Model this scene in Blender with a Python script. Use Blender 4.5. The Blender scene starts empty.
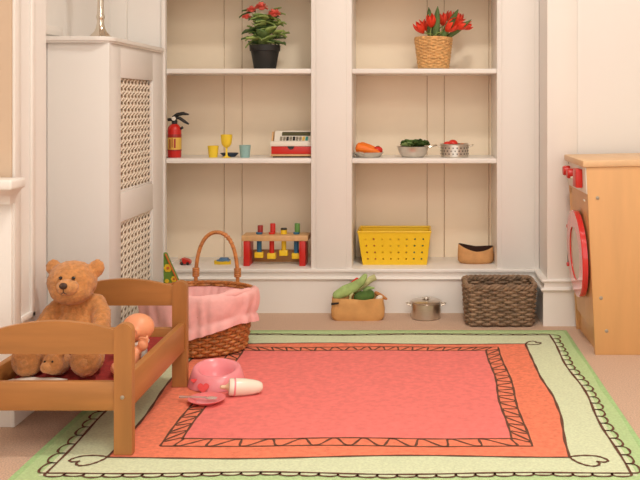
import bpy, bmesh, math, random
from mathutils import Vector, Matrix, noise, Euler
random.seed(7)
PI = math.pi
scene = bpy.context.scene
COL = scene.collection
F = 900.0; CX = 414.0; CY = 104.0; H = 0.80

def P(px, py, Y):
    return Vector(((px-CX)*Y/F, Y, H-(py-CY)*Y/F))

# ------------------------------------------------------------------ materials
def lin(c):
    def f(v):
        v /= 255.0
        return v/12.92 if v <= .04045 else ((v+.055)/1.055)**2.4
    return (f(c[0]), f(c[1]), f(c[2]), 1)

def mat(name, rgb, rough=.5, metal=0, noise_scale=None, noise_amt=.12, bump=0, bump_scale=200, trans=0, sheen=0, coat=0, stretch=None, sss=0, ior=None):
    m = bpy.data.materials.new(name); m.use_nodes = True
    nt = m.node_tree; b = nt.nodes['Principled BSDF']
    c = lin(rgb)
    b.inputs['Base Color'].default_value = c
    b.inputs['Roughness'].default_value = rough
    b.inputs['Metallic'].default_value = metal
    b.inputs['Transmission Weight'].default_value = trans
    b.inputs['Coat Weight'].default_value = coat
    if ior: b.inputs['IOR'].default_value = ior
    if sheen:
        b.inputs['Sheen Weight'].default_value = sheen
    if sss:
        b.inputs['Subsurface Weight'].default_value = sss
        b.inputs['Subsurface Radius'].default_value = (.02, .008, .005)
    tc = nt.nodes.new('ShaderNodeTexCoord')
    src = tc.outputs['Object']
    if stretch:
        mp = nt.nodes.new('ShaderNodeMapping'); mp.inputs['Scale'].default_value = stretch
        nt.links.new(src, mp.inputs['Vector']); src = mp.outputs['Vector']
    if noise_scale:
        n = nt.nodes.new('ShaderNodeTexNoise'); n.inputs['Scale'].default_value = noise_scale
        n.inputs['Detail'].default_value = 6
        nt.links.new(src, n.inputs['Vector'])
        r = nt.nodes.new('ShaderNodeValToRGB')
        lo = tuple(v*(1-noise_amt) for v in c[:3])+(1,); hi = tuple(min(1, v*(1+noise_amt)) for v in c[:3])+(1,)
        r.color_ramp.elements[0].position = .3; r.color_ramp.elements[1].position = .7
        r.color_ramp.elements[0].color = lo; r.color_ramp.elements[1].color = hi
        nt.links.new(n.outputs['Fac'], r.inputs['Fac']); nt.links.new(r.outputs['Color'], b.inputs['Base Color'])
    if bump:
        n2 = nt.nodes.new('ShaderNodeTexNoise'); n2.inputs['Scale'].default_value = bump_scale; n2.inputs['Detail'].default_value = 3
        nt.links.new(src, n2.inputs['Vector'])
        bp = nt.nodes.new('ShaderNodeBump'); bp.inputs['Strength'].default_value = bump; bp.inputs['Distance'].default_value = .004
        nt.links.new(n2.outputs['Fac'], bp.inputs['Height']); nt.links.new(bp.outputs['Normal'], b.inputs['Normal'])
    return m

def wood(name, rgb, axis='X', amt=.16, scale=9, rough=.42):
    st = {'X': (.12, 1, 1), 'Y': (1, .12, 1), 'Z': (1, 1, .12)}[axis]
    m = mat(name, rgb, rough, noise_scale=scale*3, noise_amt=amt, stretch=st, bump=.05, bump_scale=60)
    return m

M = {}
M['wall'] = mat('white_paint', (240, 236, 231), .55, noise_scale=1.5, noise_amt=.015, bump=.03, bump_scale=90)
M['trim'] = mat('gloss_white_paint', (241, 236, 230), .32, noise_scale=3, noise_amt=.015)
M['tanwall'] = mat('tan_wall_paint', (214, 188, 162), .7, noise_scale=3, noise_amt=.02)
M['inner'] = mat('alcove_paint', (252, 234, 208), .6, noise_scale=4, noise_amt=.03, bump=.02, bump_scale=50)
M['gap'] = mat('board_joint', (176, 148, 120), .8)
M['lattice'] = mat('lattice_paint', (240, 226, 208), .45)
M['latback'] = mat('lattice_backing', (222, 188, 152), .8)
M['carpet'] = mat('beige_carpet', (214, 182, 158), .95, noise_scale=260, noise_amt=.22, bump=.7, bump_scale=420)
M['ceiling'] = mat('ceiling_paint', (245, 238, 228), .8)
M['pine'] = wood('pine_across', (178, 120, 64), 'X')
M['piney'] = wood('pine_along', (178, 120, 64), 'Y')
M['pinez'] = wood('pine_upright', (177, 119, 63), 'Z')
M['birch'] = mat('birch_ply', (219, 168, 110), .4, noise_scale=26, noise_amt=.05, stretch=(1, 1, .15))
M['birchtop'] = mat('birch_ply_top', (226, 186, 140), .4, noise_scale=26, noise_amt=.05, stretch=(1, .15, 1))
M['screw'] = mat('dull_steel', (168, 156, 138), .4, metal=.3)
M['steel'] = mat('brushed_steel', (215, 208, 198), .28, metal=1, noise_scale=40, noise_amt=.06, stretch=(1, 1, 8))
M['silver'] = mat('silver', (225, 218, 205), .14, metal=1)
M['red'] = mat('red_paint', (205, 38, 28), .35)
M['ringred'] = mat('red_gloss_plastic', (214, 48, 48), .12, coat=.6)
M['darkred'] = mat('dark_red_paint', (160, 36, 28), .4)
M['white'] = mat('white_plastic', (238, 230, 216), .4)
M['glass'] = mat('door_perspex', (205, 190, 168), .15, trans=.12, ior=1.45)
M['dark'] = mat('dark_plastic', (38, 32, 28), .45)
M['black'] = mat('black_plastic', (26, 26, 24), .5)
M['green_rug'] = mat('rug_edge_green', (168, 204, 142), .95, noise_scale=160, noise_amt=.12, bump=.35, bump_scale=350)
M['mid_rug'] = mat('rug_mid_green', (184, 212, 154), .95, noise_scale=160, noise_amt=.1, bump=.35, bump_scale=350)
M['pale_rug'] = mat('rug_pale_green', (214, 224, 188), .95, noise_scale=160, noise_amt=.1, bump=.35, bump_scale=350)
M['orange_rug'] = mat('rug_orange', (240, 132, 100), .95, noise_scale=90, noise_amt=.14, bump=.35, bump_scale=350)
M['coral_rug'] = mat('rug_coral', (240, 126, 120), .95, noise_scale=60, noise_amt=.09, bump=.35, bump_scale=350)
M['line_rug'] = mat('rug_brown_line', (104, 68, 50), .95)
M['fur'] = mat('brown_plush', (206, 140, 80), .95, noise_scale=90, noise_amt=.2, bump=.9, bump_scale=330, sheen=.25)
M['furlight'] = mat('light_plush', (214, 150, 92), .95, noise_scale=90, noise_amt=.2, bump=.9, bump_scale=330, sheen=.25)
M['nose'] = mat('nose_felt', (72, 48, 34), .6)
M['eye'] = mat('dark_eye', (30, 20, 15), .15)
M['skin'] = mat('doll_vinyl', (236, 160, 118), .38, sss=.15)
M['lip'] = mat('doll_pink', (226, 104, 92), .5)
M['cloth_white'] = mat('white_cloth', (236, 228, 218), .9, bump=.3, bump_scale=300)
M['bed_red'] = mat('red_bedding', (158, 46, 42), .9, noise_scale=60, noise_amt=.2, bump=.3, bump_scale=200)
M['pink'] = mat('pink_cotton', (246, 188, 184), .9, noise_scale=40, noise_amt=.06, bump=.25, bump_scale=240)
M['wicker'] = mat('honey_wicker', (186, 118, 62), .5, noise_scale=60, noise_amt=.3)
M['cane'] = mat('cane_handle', (196, 126, 66), .4, noise_scale=70, noise_amt=.25)
M['straw'] = mat('pale_straw', (228, 180, 118), .6, noise_scale=70, noise_amt=.25)
M['darkwicker'] = mat('dark_willow', (140, 114, 90), .65, noise_scale=45, noise_amt=.45, bump=.3, bump_scale=120)
M['pinkplastic'] = mat('pink_plastic', (244, 150, 158), .25, sss=.1)
M['pinkhot'] = mat('hot_pink_plastic', (244, 84, 84), .35)
M['pinkdeep'] = mat('pink_saucer', (244, 128, 132), .3)
M['milk'] = mat('milk_plastic', (242, 232, 214), .25)
M['teat'] = mat('teat_rubber', (232, 196, 160), .35)
M['clear'] = mat('clear_spoon', (236, 220, 210), .1, trans=.6)
M['paper'] = mat('brown_paper', (214, 160, 98), .8, noise_scale=25, noise_amt=.08, bump=.3, bump_scale=60)
M['leek'] = mat('light_green_felt', (164, 190, 118), .9, noise_scale=30, noise_amt=.2, bump=.3)
M['leekpale'] = mat('pale_leek_felt', (208, 208, 150), .9, noise_scale=30, noise_amt=.15, bump=.3)
M['dkgreen'] = mat('dark_green_felt', (74, 104, 44), .85, noise_scale=40, noise_amt=.3, bump=.3)
M['tomato'] = mat('tomato_red', (218, 44, 30), .35)
M['orange'] = mat('carrot_orange', (246, 124, 28), .5)
M['bread'] = mat('bread_brown', (196, 130, 72), .8, bump=.3)
M['eggw'] = mat('egg_white', (238, 228, 214), .5)
M['yellow'] = mat('yellow_plastic', (244, 200, 24), .4)
M['yellowp'] = mat('yellow_peg', (244, 204, 40), .4)
M['cupyellow'] = mat('cup_yellow', (246, 212, 56), .4)
M['cupblue'] = mat('cup_blue', (150, 188, 184), .4)
M['navy'] = mat('navy_plastic', (42, 60, 84), .35)
M['blue'] = mat('peg_blue', (44, 108, 146), .4)
M['boatblue'] = mat('toy_blue', (84, 122, 158), .4)
M['peggreen'] = mat('peg_green', (96, 146, 66), .45)
M['pegbase'] = mat('peg_wood', (222, 176, 124), .5, noise_scale=40, noise_amt=.08)
M['pegback'] = mat('peg_wood_dark', (176, 126, 76), .6)
M['suede'] = mat('tan_suede', (206, 152, 98), .9, noise_scale=30, noise_amt=.12, bump=.3, bump_scale=150)
M['suedein'] = mat('dark_pouch_inside', (66, 38, 26), .9)  # inner faces of the pouch, coloured darker than the outside
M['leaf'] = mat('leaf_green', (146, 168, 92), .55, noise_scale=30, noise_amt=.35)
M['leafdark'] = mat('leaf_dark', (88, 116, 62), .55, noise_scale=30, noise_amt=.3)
M['coralfl'] = mat('flower_coral', (248, 120, 104), .7)
M['tulip'] = mat('tulip_red', (236, 66, 40), .5, noise_scale=40, noise_amt=.15)
M['stem'] = mat('stem_green', (140, 158, 84), .6)
M['label'] = mat('label_yellow', (226, 186, 84), .5)
M['screen'] = mat('display_green', (84, 82, 56), .3)
M['key'] = mat('grey_keys', (150, 140, 122), .5)
M['teal'] = mat('teal_plastic', (54, 156, 150), .5)
M['toypink'] = mat('pink_toy', (232, 96, 110), .5)
M['cardgreen'] = mat('card_green', (104, 138, 48), .6, noise_scale=18, noise_amt=.3)
M['cardyellow'] = mat('card_yellow', (240, 198, 44), .6)
M['cardorange'] = mat('card_orange', (214, 112, 50), .6)

# ------------------------------------------------------------------ mesh builder
class MB:
    def __init__(self): self.bm = bmesh.new(); self.mi = 0
    def _faces(self, fs):
        for f in fs:
            f.material_index = self.mi
    def add(self, verts, faces):
        vs = [self.bm.verts.new(v) for v in verts]
        out = []
        for f in faces:
            try: out.append(self.bm.faces.new([vs[i] for i in f]))
            except ValueError: pass
        self._faces(out); return vs
    def box(self, x0, x1, y0, y1, z0, z1, bev=0, seg=2, rot=None, piv=None):
        t = bmesh.new()
        bmesh.ops.create_cube(t, size=1)
        for v in t.verts:
            v.co = Vector(((x0+x1)/2+v.co.x*(x1-x0), (y0+y1)/2+v.co.y*(y1-y0), (z0+z1)/2+v.co.z*(z1-z0)))
        if bev: bmesh.ops.bevel(t, geom=t.edges[:], offset=bev, segments=seg, affect='EDGES', profile=.5)
        if rot is not None:
            pv = Vector(piv) if piv is not None else Vector(((x0+x1)/2, (y0+y1)/2, (z0+z1)/2))
            for v in t.verts: v.co = pv + rot @ (v.co-pv)
        self.merge(t)
    def merge(self, t, mtx=None):
        t.verts.ensure_lookup_table(); t.verts.index_update()
        vs = [(mtx @ v.co) if mtx is not None else v.co.copy() for v in t.verts]
        self.add(vs, [[v.index for v in f.verts] for f in t.faces]); t.free()
    def rings(self, rings, closed=True, cap0=True, cap1=True):
        n = len(rings[0]); allv = [self.bm.verts.new(p) for r in rings for p in r]; out = []
        for i in range(len(rings)-1):
            for j in range(n if closed else n-1):
                a = i*n+j; b = i*n+(j+1) % n
                try: out.append(self.bm.faces.new([allv[a], allv[b], allv[b+n], allv[a+n]]))
                except ValueError: pass
        if cap0 and closed: out.append(self.bm.faces.new(allv[:n][::-1]))
        if cap1 and closed: out.append(self.bm.faces.new(allv[-n:]))
        self._faces(out)
    def lathe(self, prof, c=(0, 0, 0), seg=28, mtx=None, sx=1, sy=1, cap0=True, cap1=True):
        rs = []
        for r, z in prof:
            ring = []
            for k in range(seg):
                a = 2*PI*k/seg
                p = Vector((r*math.cos(a)*sx, r*math.sin(a)*sy, z))
                ring.append((mtx @ p if mtx is not None else p)+Vector(c))
            rs.append(ring)
        self.rings(rs, True, cap0, cap1)
    def ell(self, c, r, rot=None, seg=20, rg=12):
        if not hasattr(r, '__len__'): r = (r, r, r)
        t = bmesh.new(); bmesh.ops.create_uvsphere(t, u_segments=seg, v_segments=rg, radius=1)
        for v in t.verts:
            p = Vector((v.co.x*r[0], v.co.y*r[1], v.co.z*r[2]))
            if rot is not None: p = rot @ p
            v.co = p+Vector(c)
        self.merge(t)
    def tube(self, pts, r, seg=8, closed=False, caps=True, flat=1):
        pts = [Vector(p) for p in pts]; n = len(pts)
        rr = r if hasattr(r, '__len__') else [r]*n
        rs = []; up = None
        for i, p in enumerate(pts):
            if closed: t = pts[(i+1) % n]-pts[i-1]
            else: t = pts[min(i+1, n-1)]-pts[max(i-1, 0)]
            if t.length < 1e-9: t = Vector((0, 0, 1))
            t.normalize()
            if up is None:
                up = Vector((0, 0, 1)) if abs(t.z) < .9 else Vector((0, 1, 0))
            s = t.cross(up)
            if s.length < 1e-6: s = t.cross(Vector((1, 0, 0)))
            s.normalize(); up = s.cross(t).normalized()
            rs.append([p+(s*math.cos(2*PI*k/seg)*flat+up*math.sin(2*PI*k/seg))*rr[i] for k in range(seg)])
        if closed:
            rs.append(rs[0]); self.rings(rs, True, False, False)
        else: self.rings(rs, True, caps, caps)
    def prism(self, poly, d, mtx=None):
        """poly: list of 3d points (planar), d: extrude vector"""
        d = Vector(d); a = [Vector(p) for p in poly]; b = [p+d for p in a]; n = len(a)
        self.add(a+b, [list(range(n))[::-1], list(range(n, 2*n))]+[[i, (i+1) % n, n+(i+1) % n, n+i] for i in range(n)])
    def build(self, name, mats, parent=None, smooth=True, ang=38, origin=None, weld=False):
        bm = self.bm
        if weld: bmesh.ops.remove_doubles(bm, verts=bm.verts[:], dist=1e-5)
        bmesh.ops.recalc_face_normals(bm, faces=bm.faces[:])
        for f in bm.faces: f.smooth = smooth
        if smooth:
            for e in bm.edges:
                if len(e.link_faces) == 2 and e.calc_face_angle(0) > math.radians(ang): e.smooth = False
        me = bpy.data.meshes.new(name)
        off = Vector(origin) if origin is not None else (parent_world(parent) if parent is not None else None)
        if off is not None:
            for v in bm.verts: v.co -= off
        bm.to_mesh(me); bm.free()
        if not isinstance(mats, (list, tuple)): mats = [mats]
        for m in mats: me.materials.append(m)
        o = bpy.data.objects.new(name, me); COL.objects.link(o)
        if parent is not None: o.parent = parent
        elif off is not None: o.location = off
        return o

def parent_world(o):
    p = Vector((0, 0, 0))
    while o is not None:
        p += Vector(o.location); o = o.parent
    return p

def thing(name, label, cat, loc, group=None):
    o = bpy.data.objects.new(name, None); COL.objects.link(o); o.empty_display_size = .05
    o.location = loc; return tag(o, label, cat, group)
def tag(o, label, cat, group=None):
    o['label'] = label; o['category'] = cat
    if group: o['group'] = group
    return o
def struct(o): o['kind'] = 'structure'; return o

def blob(mb, voxel, name, mats, parent=None, fuzz=0, fscale=60, smooth_it=4, origin=None):
    """fuse the overlapping volumes of a builder into one continuous skin"""
    off = Vector(origin) if origin is not None else parent_world(parent)
    me = bpy.data.meshes.new('tmp'); mb.bm.normal_update()
    bmesh.ops.recalc_face_normals(mb.bm, faces=mb.bm.faces[:])
    for v in mb.bm.verts: v.co -= off
    mb.bm.to_mesh(me); mb.bm.free()
    t = bpy.data.objects.new('tmp', me); COL.objects.link(t)
    r = t.modifiers.new('r', 'REMESH'); r.mode = 'VOXEL'; r.voxel_size = voxel
    s = t.modifiers.new('s', 'SMOOTH'); s.factor = .5; s.iterations = smooth_it
    dg = bpy.context.evaluated_depsgraph_get(); dg.update()
    m2 = bpy.data.meshes.new_from_object(t.evaluated_get(dg)); m2.name = name
    bpy.data.objects.remove(t); bpy.data.meshes.remove(me)
    if fuzz:
        b = bmesh.new(); b.from_mesh(m2); b.normal_update()
        for v in b.verts:
            q = noise.noise(v.co*fscale)*.6+noise.noise(v.co*fscale*2.7)*.4
            v.co += v.normal*q*fuzz
        b.to_mesh(m2); b.free()
    for p in m2.polygons: p.use_smooth = True
    m2.materials.clear()
    for m in (mats if isinstance(mats, (list, tuple)) else [mats]): m2.materials.append(m)
    o = bpy.data.objects.new(name, m2); COL.objects.link(o)
    if parent is not None: o.parent = parent
    else: o.location = off
    return o

def aim(d):
    return Vector(d).to_track_quat('Z', 'Y').to_matrix()

# ------------------------------------------------------------------ room shell
CEIL = 2.45
m = MB(); m.box(-2.2, 2.2, -1.6, 3.9, -.05, 0); struct(m.build('floor', M['carpet']))
m = MB(); m.box(-2.2, 2.2, -1.6, 3.9, CEIL, CEIL+.05); struct(m.build('ceiling', M['ceiling']))
WB = 3.46; WR = 3.255; XR = .481
m = MB(); m.box(-1.4, -.972, WB, WB+.08, 0, CEIL); struct(m.build('wall_back', M['wall']))
m = MB(); m.box(XR, 2.2, WR, 3.9, 0, CEIL, .004); struct(m.build('wall_right', M['wall']))
m = MB(); m.box(1.9, 2.0, -1.6, WR, 0, CEIL); struct(m.build('wall_side', M['wall']))
m = MB(); m.box(-1.4, -1.16, 2.44, WB, 0, CEIL); struct(m.build('wall_left', M['wall']))
m = MB(); m.box(-2.0, -1.9, -1.6, 2.236, 0, CEIL); struct(m.build('wall_near', M['wall']))
# chimney breast: tan front, white panelled side
m = MB(); m.box(-2.0, -.998, 2.238, 2.44, 0, CEIL); struct(m.build('wall_breast', M['wall']))
m = MB(); m.box(-2.0, -.999, 2.232, 2.238, .60, CEIL); struct(m.build('wall_tan', M['tanwall']))
m = MB()
m.box(-2.0, -.996, 2.225, 2.24, 0, .60, .003)
m.box(-1.0, -.986, 2.222, 2.44, 0, .115, .004)
struct(m.build('baseboard_left', M['trim']))
m = MB()
m.box(-.999, -.990, 2.335, 2.357, .245, 2.3, .004)
m.box(-.999, -.990, 2.275, 2.357, .245, .262, .004)
m.box(-.999, -.992, 2.236, 2.275, .16, CEIL, .003)
struct(m.build('trim_1', M['trim']))
# left corner trims
m = MB(); m.box(-1.165, -1.10, 3.44, 3.462, 1.0, CEIL, .004); m.box(-1.162, -1.15, 2.72, 2.95, 1.02, 1.05, .003); struct(m.build('trim_2', M['trim']))
m = MB(); m.box(XR-.001, .59, WR-.008, WR+.01, .16, CEIL, .004); struct(m.build('trim_3', M['trim']))

# moulded skirting swept round the alcove wall, the return and the right wall
PROF = [(0, 0), (.016, 0), (.016, .122), (.022, .127), (.026, .132), (.022, .137), (.012, .139), (.012, .155), (.018, .158), (.022, .163), (.018, .168), (0, .169)]
def sweep(path, name):
    m = MB(); pts = [Vector((p[0], p[1])) for p in path]; n = len(pts)
    rs = []
    for i in range(n):
        d0 = (pts[i]-pts[i-1]).normalized() if i else None
        d1 = (pts[i+1]-pts[i]).normalized() if i < n-1 else None
        nn = [Vector((d.y, -d.x)) for d in (d0, d1) if d is not None]
        mit = nn[0] if len(nn) == 1 else (nn[0]+nn[1])/(1+nn[0].dot(nn[1]))
        rs.append([(pts[i].x+mit.x*o, pts[i].y+mit.y*o, z) for o, z in PROF])
    m.rings(rs, True); return struct(m.build(name, M['trim'], ang=30))
sweep([(-.958, WB), (XR, WB), (XR, WR), (1.9, WR)], 'baseboard_back')

# ------------------------------------------------------------------ built-in bookcase
BY0, BY1 = 3.45, 3.71
SILL = .167; S1 = .591; S2 = .936; S3 = 1.255
bk = thing('built_in_bookcase', 'cream built-in shelving with two bays in the back wall', 'bookcase', (-.3, 3.5, 0))
m = MB()
m.box(-.970, -.954, BY0, BY0+.02, SILL, 2.35, .003)
m.box(-.395, -.238, BY0, BY1, SILL, 2.35, .003)
m.box(.318, XR-.001, BY0, BY1+.02, SILL, 2.35, .003)
m.box(-.376, -.257, BY0-.004, BY0+.002, SILL+.004, 2.35, .003)
m.box(.336, .462, BY0-.004, BY0+.002, SILL+.004, 2.35, .003)
m.box(-.970, XR, BY0, BY1, 2.2, 2.35)
m.build('face_frame', M['trim'], bk)
m = MB()
for a, b in ((-1.16, -.784), (-.782, -.71), (-.708, -.36), (-.27, .053), (.055, .1235), (.1255, .308), (.310, .36)):
    m.box(a, b, BY1, BY1+.02, SILL-.02, 2.35, .0015, 1)
m.mi = 1; m.box(-1.16, .42, BY1+.003, BY1+.03, SILL-.02, 2.35)
m.build('back_panel', [M['inner'], M['gap']], bk)
m = MB(); m.box(-1.16, -1.14, BY0+.09, BY1, SILL, 2.35); m.build('side_panel', M['inner'], bk)
for z in (S1, S2, S3, 1.62):
    for a, b in ((-1.14, -.395), (-.238, .318)):
        m = MB()
        if a < -1: m.box(-.952, b, BY0+.006, BY1, z-.019, z, .003); m.box(-1.14, -.953, BY0+.09, BY1, z-.019, z)
        else: m.box(a, b, BY0+.006, BY1, z-.019, z, .003)
        m.build('shelf', M['trim'], bk)
m = MB(); m.box(-.958, XR-.008, WB-.022, BY1, SILL-.012, SILL+.003, .004); m.box(-1.14, -.972, BY0+.09, BY1, SILL-.012, SILL+.003); m.box(-.95, XR, WB, WB+.02, 0, SILL-.01); m.build('sill_board', M['trim'], bk)
SZ = SILL+.003

# ------------------------------------------------------------------ radiator cover
CVX = -.962; CVY = 2.84; CVT = 1.013
rc = thing('radiator_cover', 'white radiator cover with two woven lattice panels along left wall', 'radiator cover', (-1.06, 3.1, 0))
m = MB(); m.box(-1.158, CVX, CVY, CVY+.018, 0, CVT-.02, .002); m.build('end_panel', M['wall'], rc)
m = MB()
yA, yB = 2.955, 3.317
m.box(CVX-.02, CVX, CVY+.018, yA, 0, CVT-.02, .002); m.box(CVX-.02, CVX, yB, 3.448, 0, CVT-.02, .002)
for a, b in ((0, .05), (.412, .508), (.886, CVT-.02)): m.box(CVX-.02, CVX, yA, yB, a, b, .002)
for z0, z1 in ((.05, .412), (.508, .886)):
    m.box(CVX-.012, CVX-.003, yA-.001, yA+.008, z0, z1, .002); m.box(CVX-.012, CVX-.003, yB-.008, yB+.001, z0, z1, .002)
    m.box(CVX-.012, CVX-.003, yA, yB, z0, z0+.008, .002)
m.build('side_panel', M['wall'], rc)
m = MB()
pl = [(-1.158, CVY-.018), (-1.02, CVY-.022)]
for k in range(9):
    a = -PI/2+k*PI/16; pl.append((-1.0+.05*math.cos(a), CVY+.028+.05*math.sin(a)))
pl += [(CVX+.012, 3.43), (-1.158, 3.43)]
for a, b, s in ((CVT-.02, CVT-.013, .006), (CVT-.013, CVT-.004, 0), (CVT-.004, CVT, .004)):
    m.prism([(x-(s if x > -1.1 else 0), y+(s if y < 3 else 0), a) for x, y in pl], (0, 0, b-a))
m.build('cover_top', M['trim'], rc)
for z0, z1 in ((.055, .408), (.512, .884)):
    m = MB(); p = .0235; xs = CVX-.011
    W = yB-yA; HH = z1-z0
    for sg in (1, -1):
        k = -60
        while k < 60:
            o = k*p; k += 1
            # line  v = sg*slope*u + o clipped to the rectangle
            sl = .62
            us = []
            for u in [i*W/48 for i in range(49)]:
                v = sg*sl*u+o
                if 0 <= v <= HH: us.append((u, v))
            if len(us) < 3: continue
            pts = [(xs+(.002 if sg > 0 else -.002)+.0022*math.cos(PI*u/(p/(2*sl))*1.0), yA+u, z0+v) for u, v in us]
            m.tube(pts, .0034, 4, flat=.9)
    for j in range(int(HH/p)+1):
        m.box(xs-.003, xs+.003, yA, yB, z0+j*p-.0026, z0+j*p+.0026)
    m.build('lattice_panel', M['lattice'], rc)
m = MB(); m.box(CVX-.034, CVX-.026, yA-.03, yB+.03, .02, .95); m.build('backing_board', M['latback'], rc)

# ------------------------------------------------------------------ mantel ledge on the chimney breast
mt = thing('mantel_shelf', 'white moulded mantel ledge projecting at left edge, above wooden bed', 'mantel', (-1.2, 2.2, .6))
m = MB(); prof = [(0, .555), (.028, .555), (.03, .565), (.045, .58), (.06, .588), (.07, .594)]
rs = []
outline = lambda o, z: [(-1.9, 2.222-o, z), (-.992+o, 2.222-o, z), (-.992+o, 2.32, z), (-1.9, 2.32, z)]
rs = []
for o, z in prof:
    rs.append([(-1.9, 2.224-o, z), (-.998+o*.45, 2.224-o, z), (-.998+o*.45, 2.2245, z), (-1.9, 2.2245, z)])
m.rings(rs); m.build('cove_moulding', M['trim'], mt, ang=60)
m = MB(); m.box(-1.9, -.958, 2.14, 2.2245, .594, .619, .006, 3); m.build('ledge_board', M['trim'], mt)

# ------------------------------------------------------------------ candlestick
c = (-1.012, 2.905, CVT)
cs = thing('candlestick', 'silver candlestick with flared foot on radiator cover top', 'candlestick', c)
m = MB(); m.lathe([(.038, 0), (.039, .003), (.034, .006), (.028, .012), (.020, .02), (.0145, .032), (.011, .05), (.0105, .06)], c, 32); m.build('foot', M['silver'], cs)
m = MB(); m.lathe([(.0105, .058), (.013, .064), (.0135, .07), (.0105, .078), (.0095, .12), (.011, .16), (.015, .17), (.011, .18), (.011, .25), (.02, .262), (.022, .27), (.012, .271)], c, 28); m.build('stem', M['silver'], cs)
m = MB(); m.lathe([(.009, .271), (.009, .36), (.002, .362)], c, 18); m.build('candle', M['eggw'], cs)

# ------------------------------------------------------------------ rug
RX0, RX1, RY0, RY1 = -.862, .537, 1.887, 3.172
m = MB(); RT = .004
def flat(pts, z, mi):
    m.mi = mi; vs = [m.bm.verts.new((x, y, z)) for x, y in pts]; m._faces([m.bm.faces.new(vs)])
def ribbon(pts, w, z, mi=5):
    m.mi = mi; n = len(pts); L = []; R = []
    for i in range(n):
        a = Vector(pts[max(i-1, 0)]); b = Vector(pts[min(i+1, n-1)]); d = (b-a)
        if d.length < 1e-7: d = Vector((1, 0))
        d.normalize(); s = Vector((-d.y, d.x))*w/2*(1+.25*math.sin(i*1.3)); p = Vector(pts[i])
        L.append(m.bm.verts.new((p.x+s.x, p.y+s.y, z))); R.append(m.bm.verts.new((p.x-s.x, p.y-s.y, z)))
    m._faces([m.bm.faces.new([L[i], L[i+1], R[i+1], R[i]]) for i in range(n-1)])
def rectpath(x0, x1, y0, y1, amp=0, fr=2.0, n=40, ph=0):
    out = []
    cs_ = [(x0, y0), (x1, y0), (x1, y1), (x0, y1)]
    for s in range(4):
        a = Vector(cs_[s]); b = Vector(cs_[(s+1) % 4]); d = (b-a).normalized(); nn = Vector((d.y, -d.x))
        for i in range(n):
            t = i/n; q = a.lerp(b, t)+nn*amp*math.sin(PI*t)*math.sin(2*PI*fr*t+s*1.7+ph)
            out.append((q.x, q.y))
    return out
m.mi = 0
m.box(RX0, RX1, RY0, RY1, 0, RT, .0015)
e = .055
flat(rectpath(RX0+.016, RX1-.013, RY0+.016, RY1-.016, .003, 3), RT+.0003, 1)
sc = (-.792, .467, 1.957, 3.103)
flat(rectpath(sc[0]-.012, sc[1]+.012, sc[2]-.012, sc[3]+.012, .006, 2), RT+.0006, 2)
orp = rectpath(-.69, .362, 2.043, 2.99, .012, 1.0, 40, .4)
EDGE = [(2.04, .350), (2.14, .356), (2.31, .375), (2.46, .379), (2.63, .368), (2.99, .3685)]
def edge_x(y):
    for (ya, xa_), (yb, xb_) in zip(EDGE, EDGE[1:]):
        if y <= yb: return xa_+(xb_-xa_)*max(0, (y-ya)/(yb-ya))
    return EDGE[-1][1]
orp = [(edge_x(y), y) if x > .3 and i >= 40 and i <= 80 else (x, y) for i, (x, y) in enumerate(orp)]
flat(orp, RT+.0009, 3)
inn = rectpath(-.55, .232, 2.155, 2.908, .005, 1.5, 40)
outp = rectpath(-.59, .275, 2.108, 2.95, .005, 1.5, 40, .5)
flat(inn, RT+.0012, 4)
Z = RT+.0016
ribbon(orp+[orp[0]], .0065, Z); ribbon(inn+[inn[0]], .0055, Z); ribbon(outp+[outp[0]], .0055, Z)
def wavebetween(a, b, nw):
    """hand drawn zigzag running between two offset outlines"""
    pts = []; N = len(a); K = nw*16
    for k in range(K+1):
        t = k/K*(N-1); i = int(t); f = t-i; j = min(i+1, N-1)
        p = Vector(a[i]).lerp(Vector(a[j]), f); q = Vector(b[i]).lerp(Vector(b[j]), f)
        ph = k/16.0; s = .5-.52*math.cos(2*PI*ph+.5*math.sin(ph*.9)); s = min(.95, max(.05, s))
        pts.append(tuple(p.lerp(q, s)))
    return pts
for s, nw in ((0, 11), (1, 15), (2, 17), (3, 15)):
    a = inn[s*40:s*40+41]; b = outp[s*40:s*40+41]
    if s == 3: a = a+[inn[0]]; b = b+[outp[0]]
    ribbon(wavebetween(a, b, nw), .0056, Z+.0001*s)
scp = rectpath(sc[0], sc[1], sc[2], sc[3], .007, 2, 40, .2)
ribbon(scp+[scp[0]], .006, Z)
def scallops(a, count, depth, side):
    pts = []; N = len(a)-1; K = count*12; pitch = sum((Vector(a[i+1])-Vector(a[i])).length for i in range(N))/count
    for k in range(K+1):
        t = k/K*N; i = min(int(t), N-1); f = t-i
        p = Vector(a[i]).lerp(Vector(a[i+1]), f); d = (Vector(a[i+1])-Vector(a[i])).normalized(); nn = Vector((d.y, -d.x))
        u = (k % 12)/12; j = k//12
        dd = depth*(.85+.3*noise.noise(Vector((j*1.7, side*3.1, 0))))
        q = p+nn*dd*abs(math.sin(PI*u))**.75-d*pitch*.17*math.sin(2*PI*u)
        pts.append(tuple(q))
    return pts
for s, cnt, dep in ((0, 30, .022), (1, 23, .030), (2, 30, .016), (3, 21, .030)):
    a = scp[s*40:s*40+41]
    if s == 3: a = a+[scp[0]]
    ribbon(scallops(a, cnt, dep, s), .0052, Z+.0002)
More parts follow.
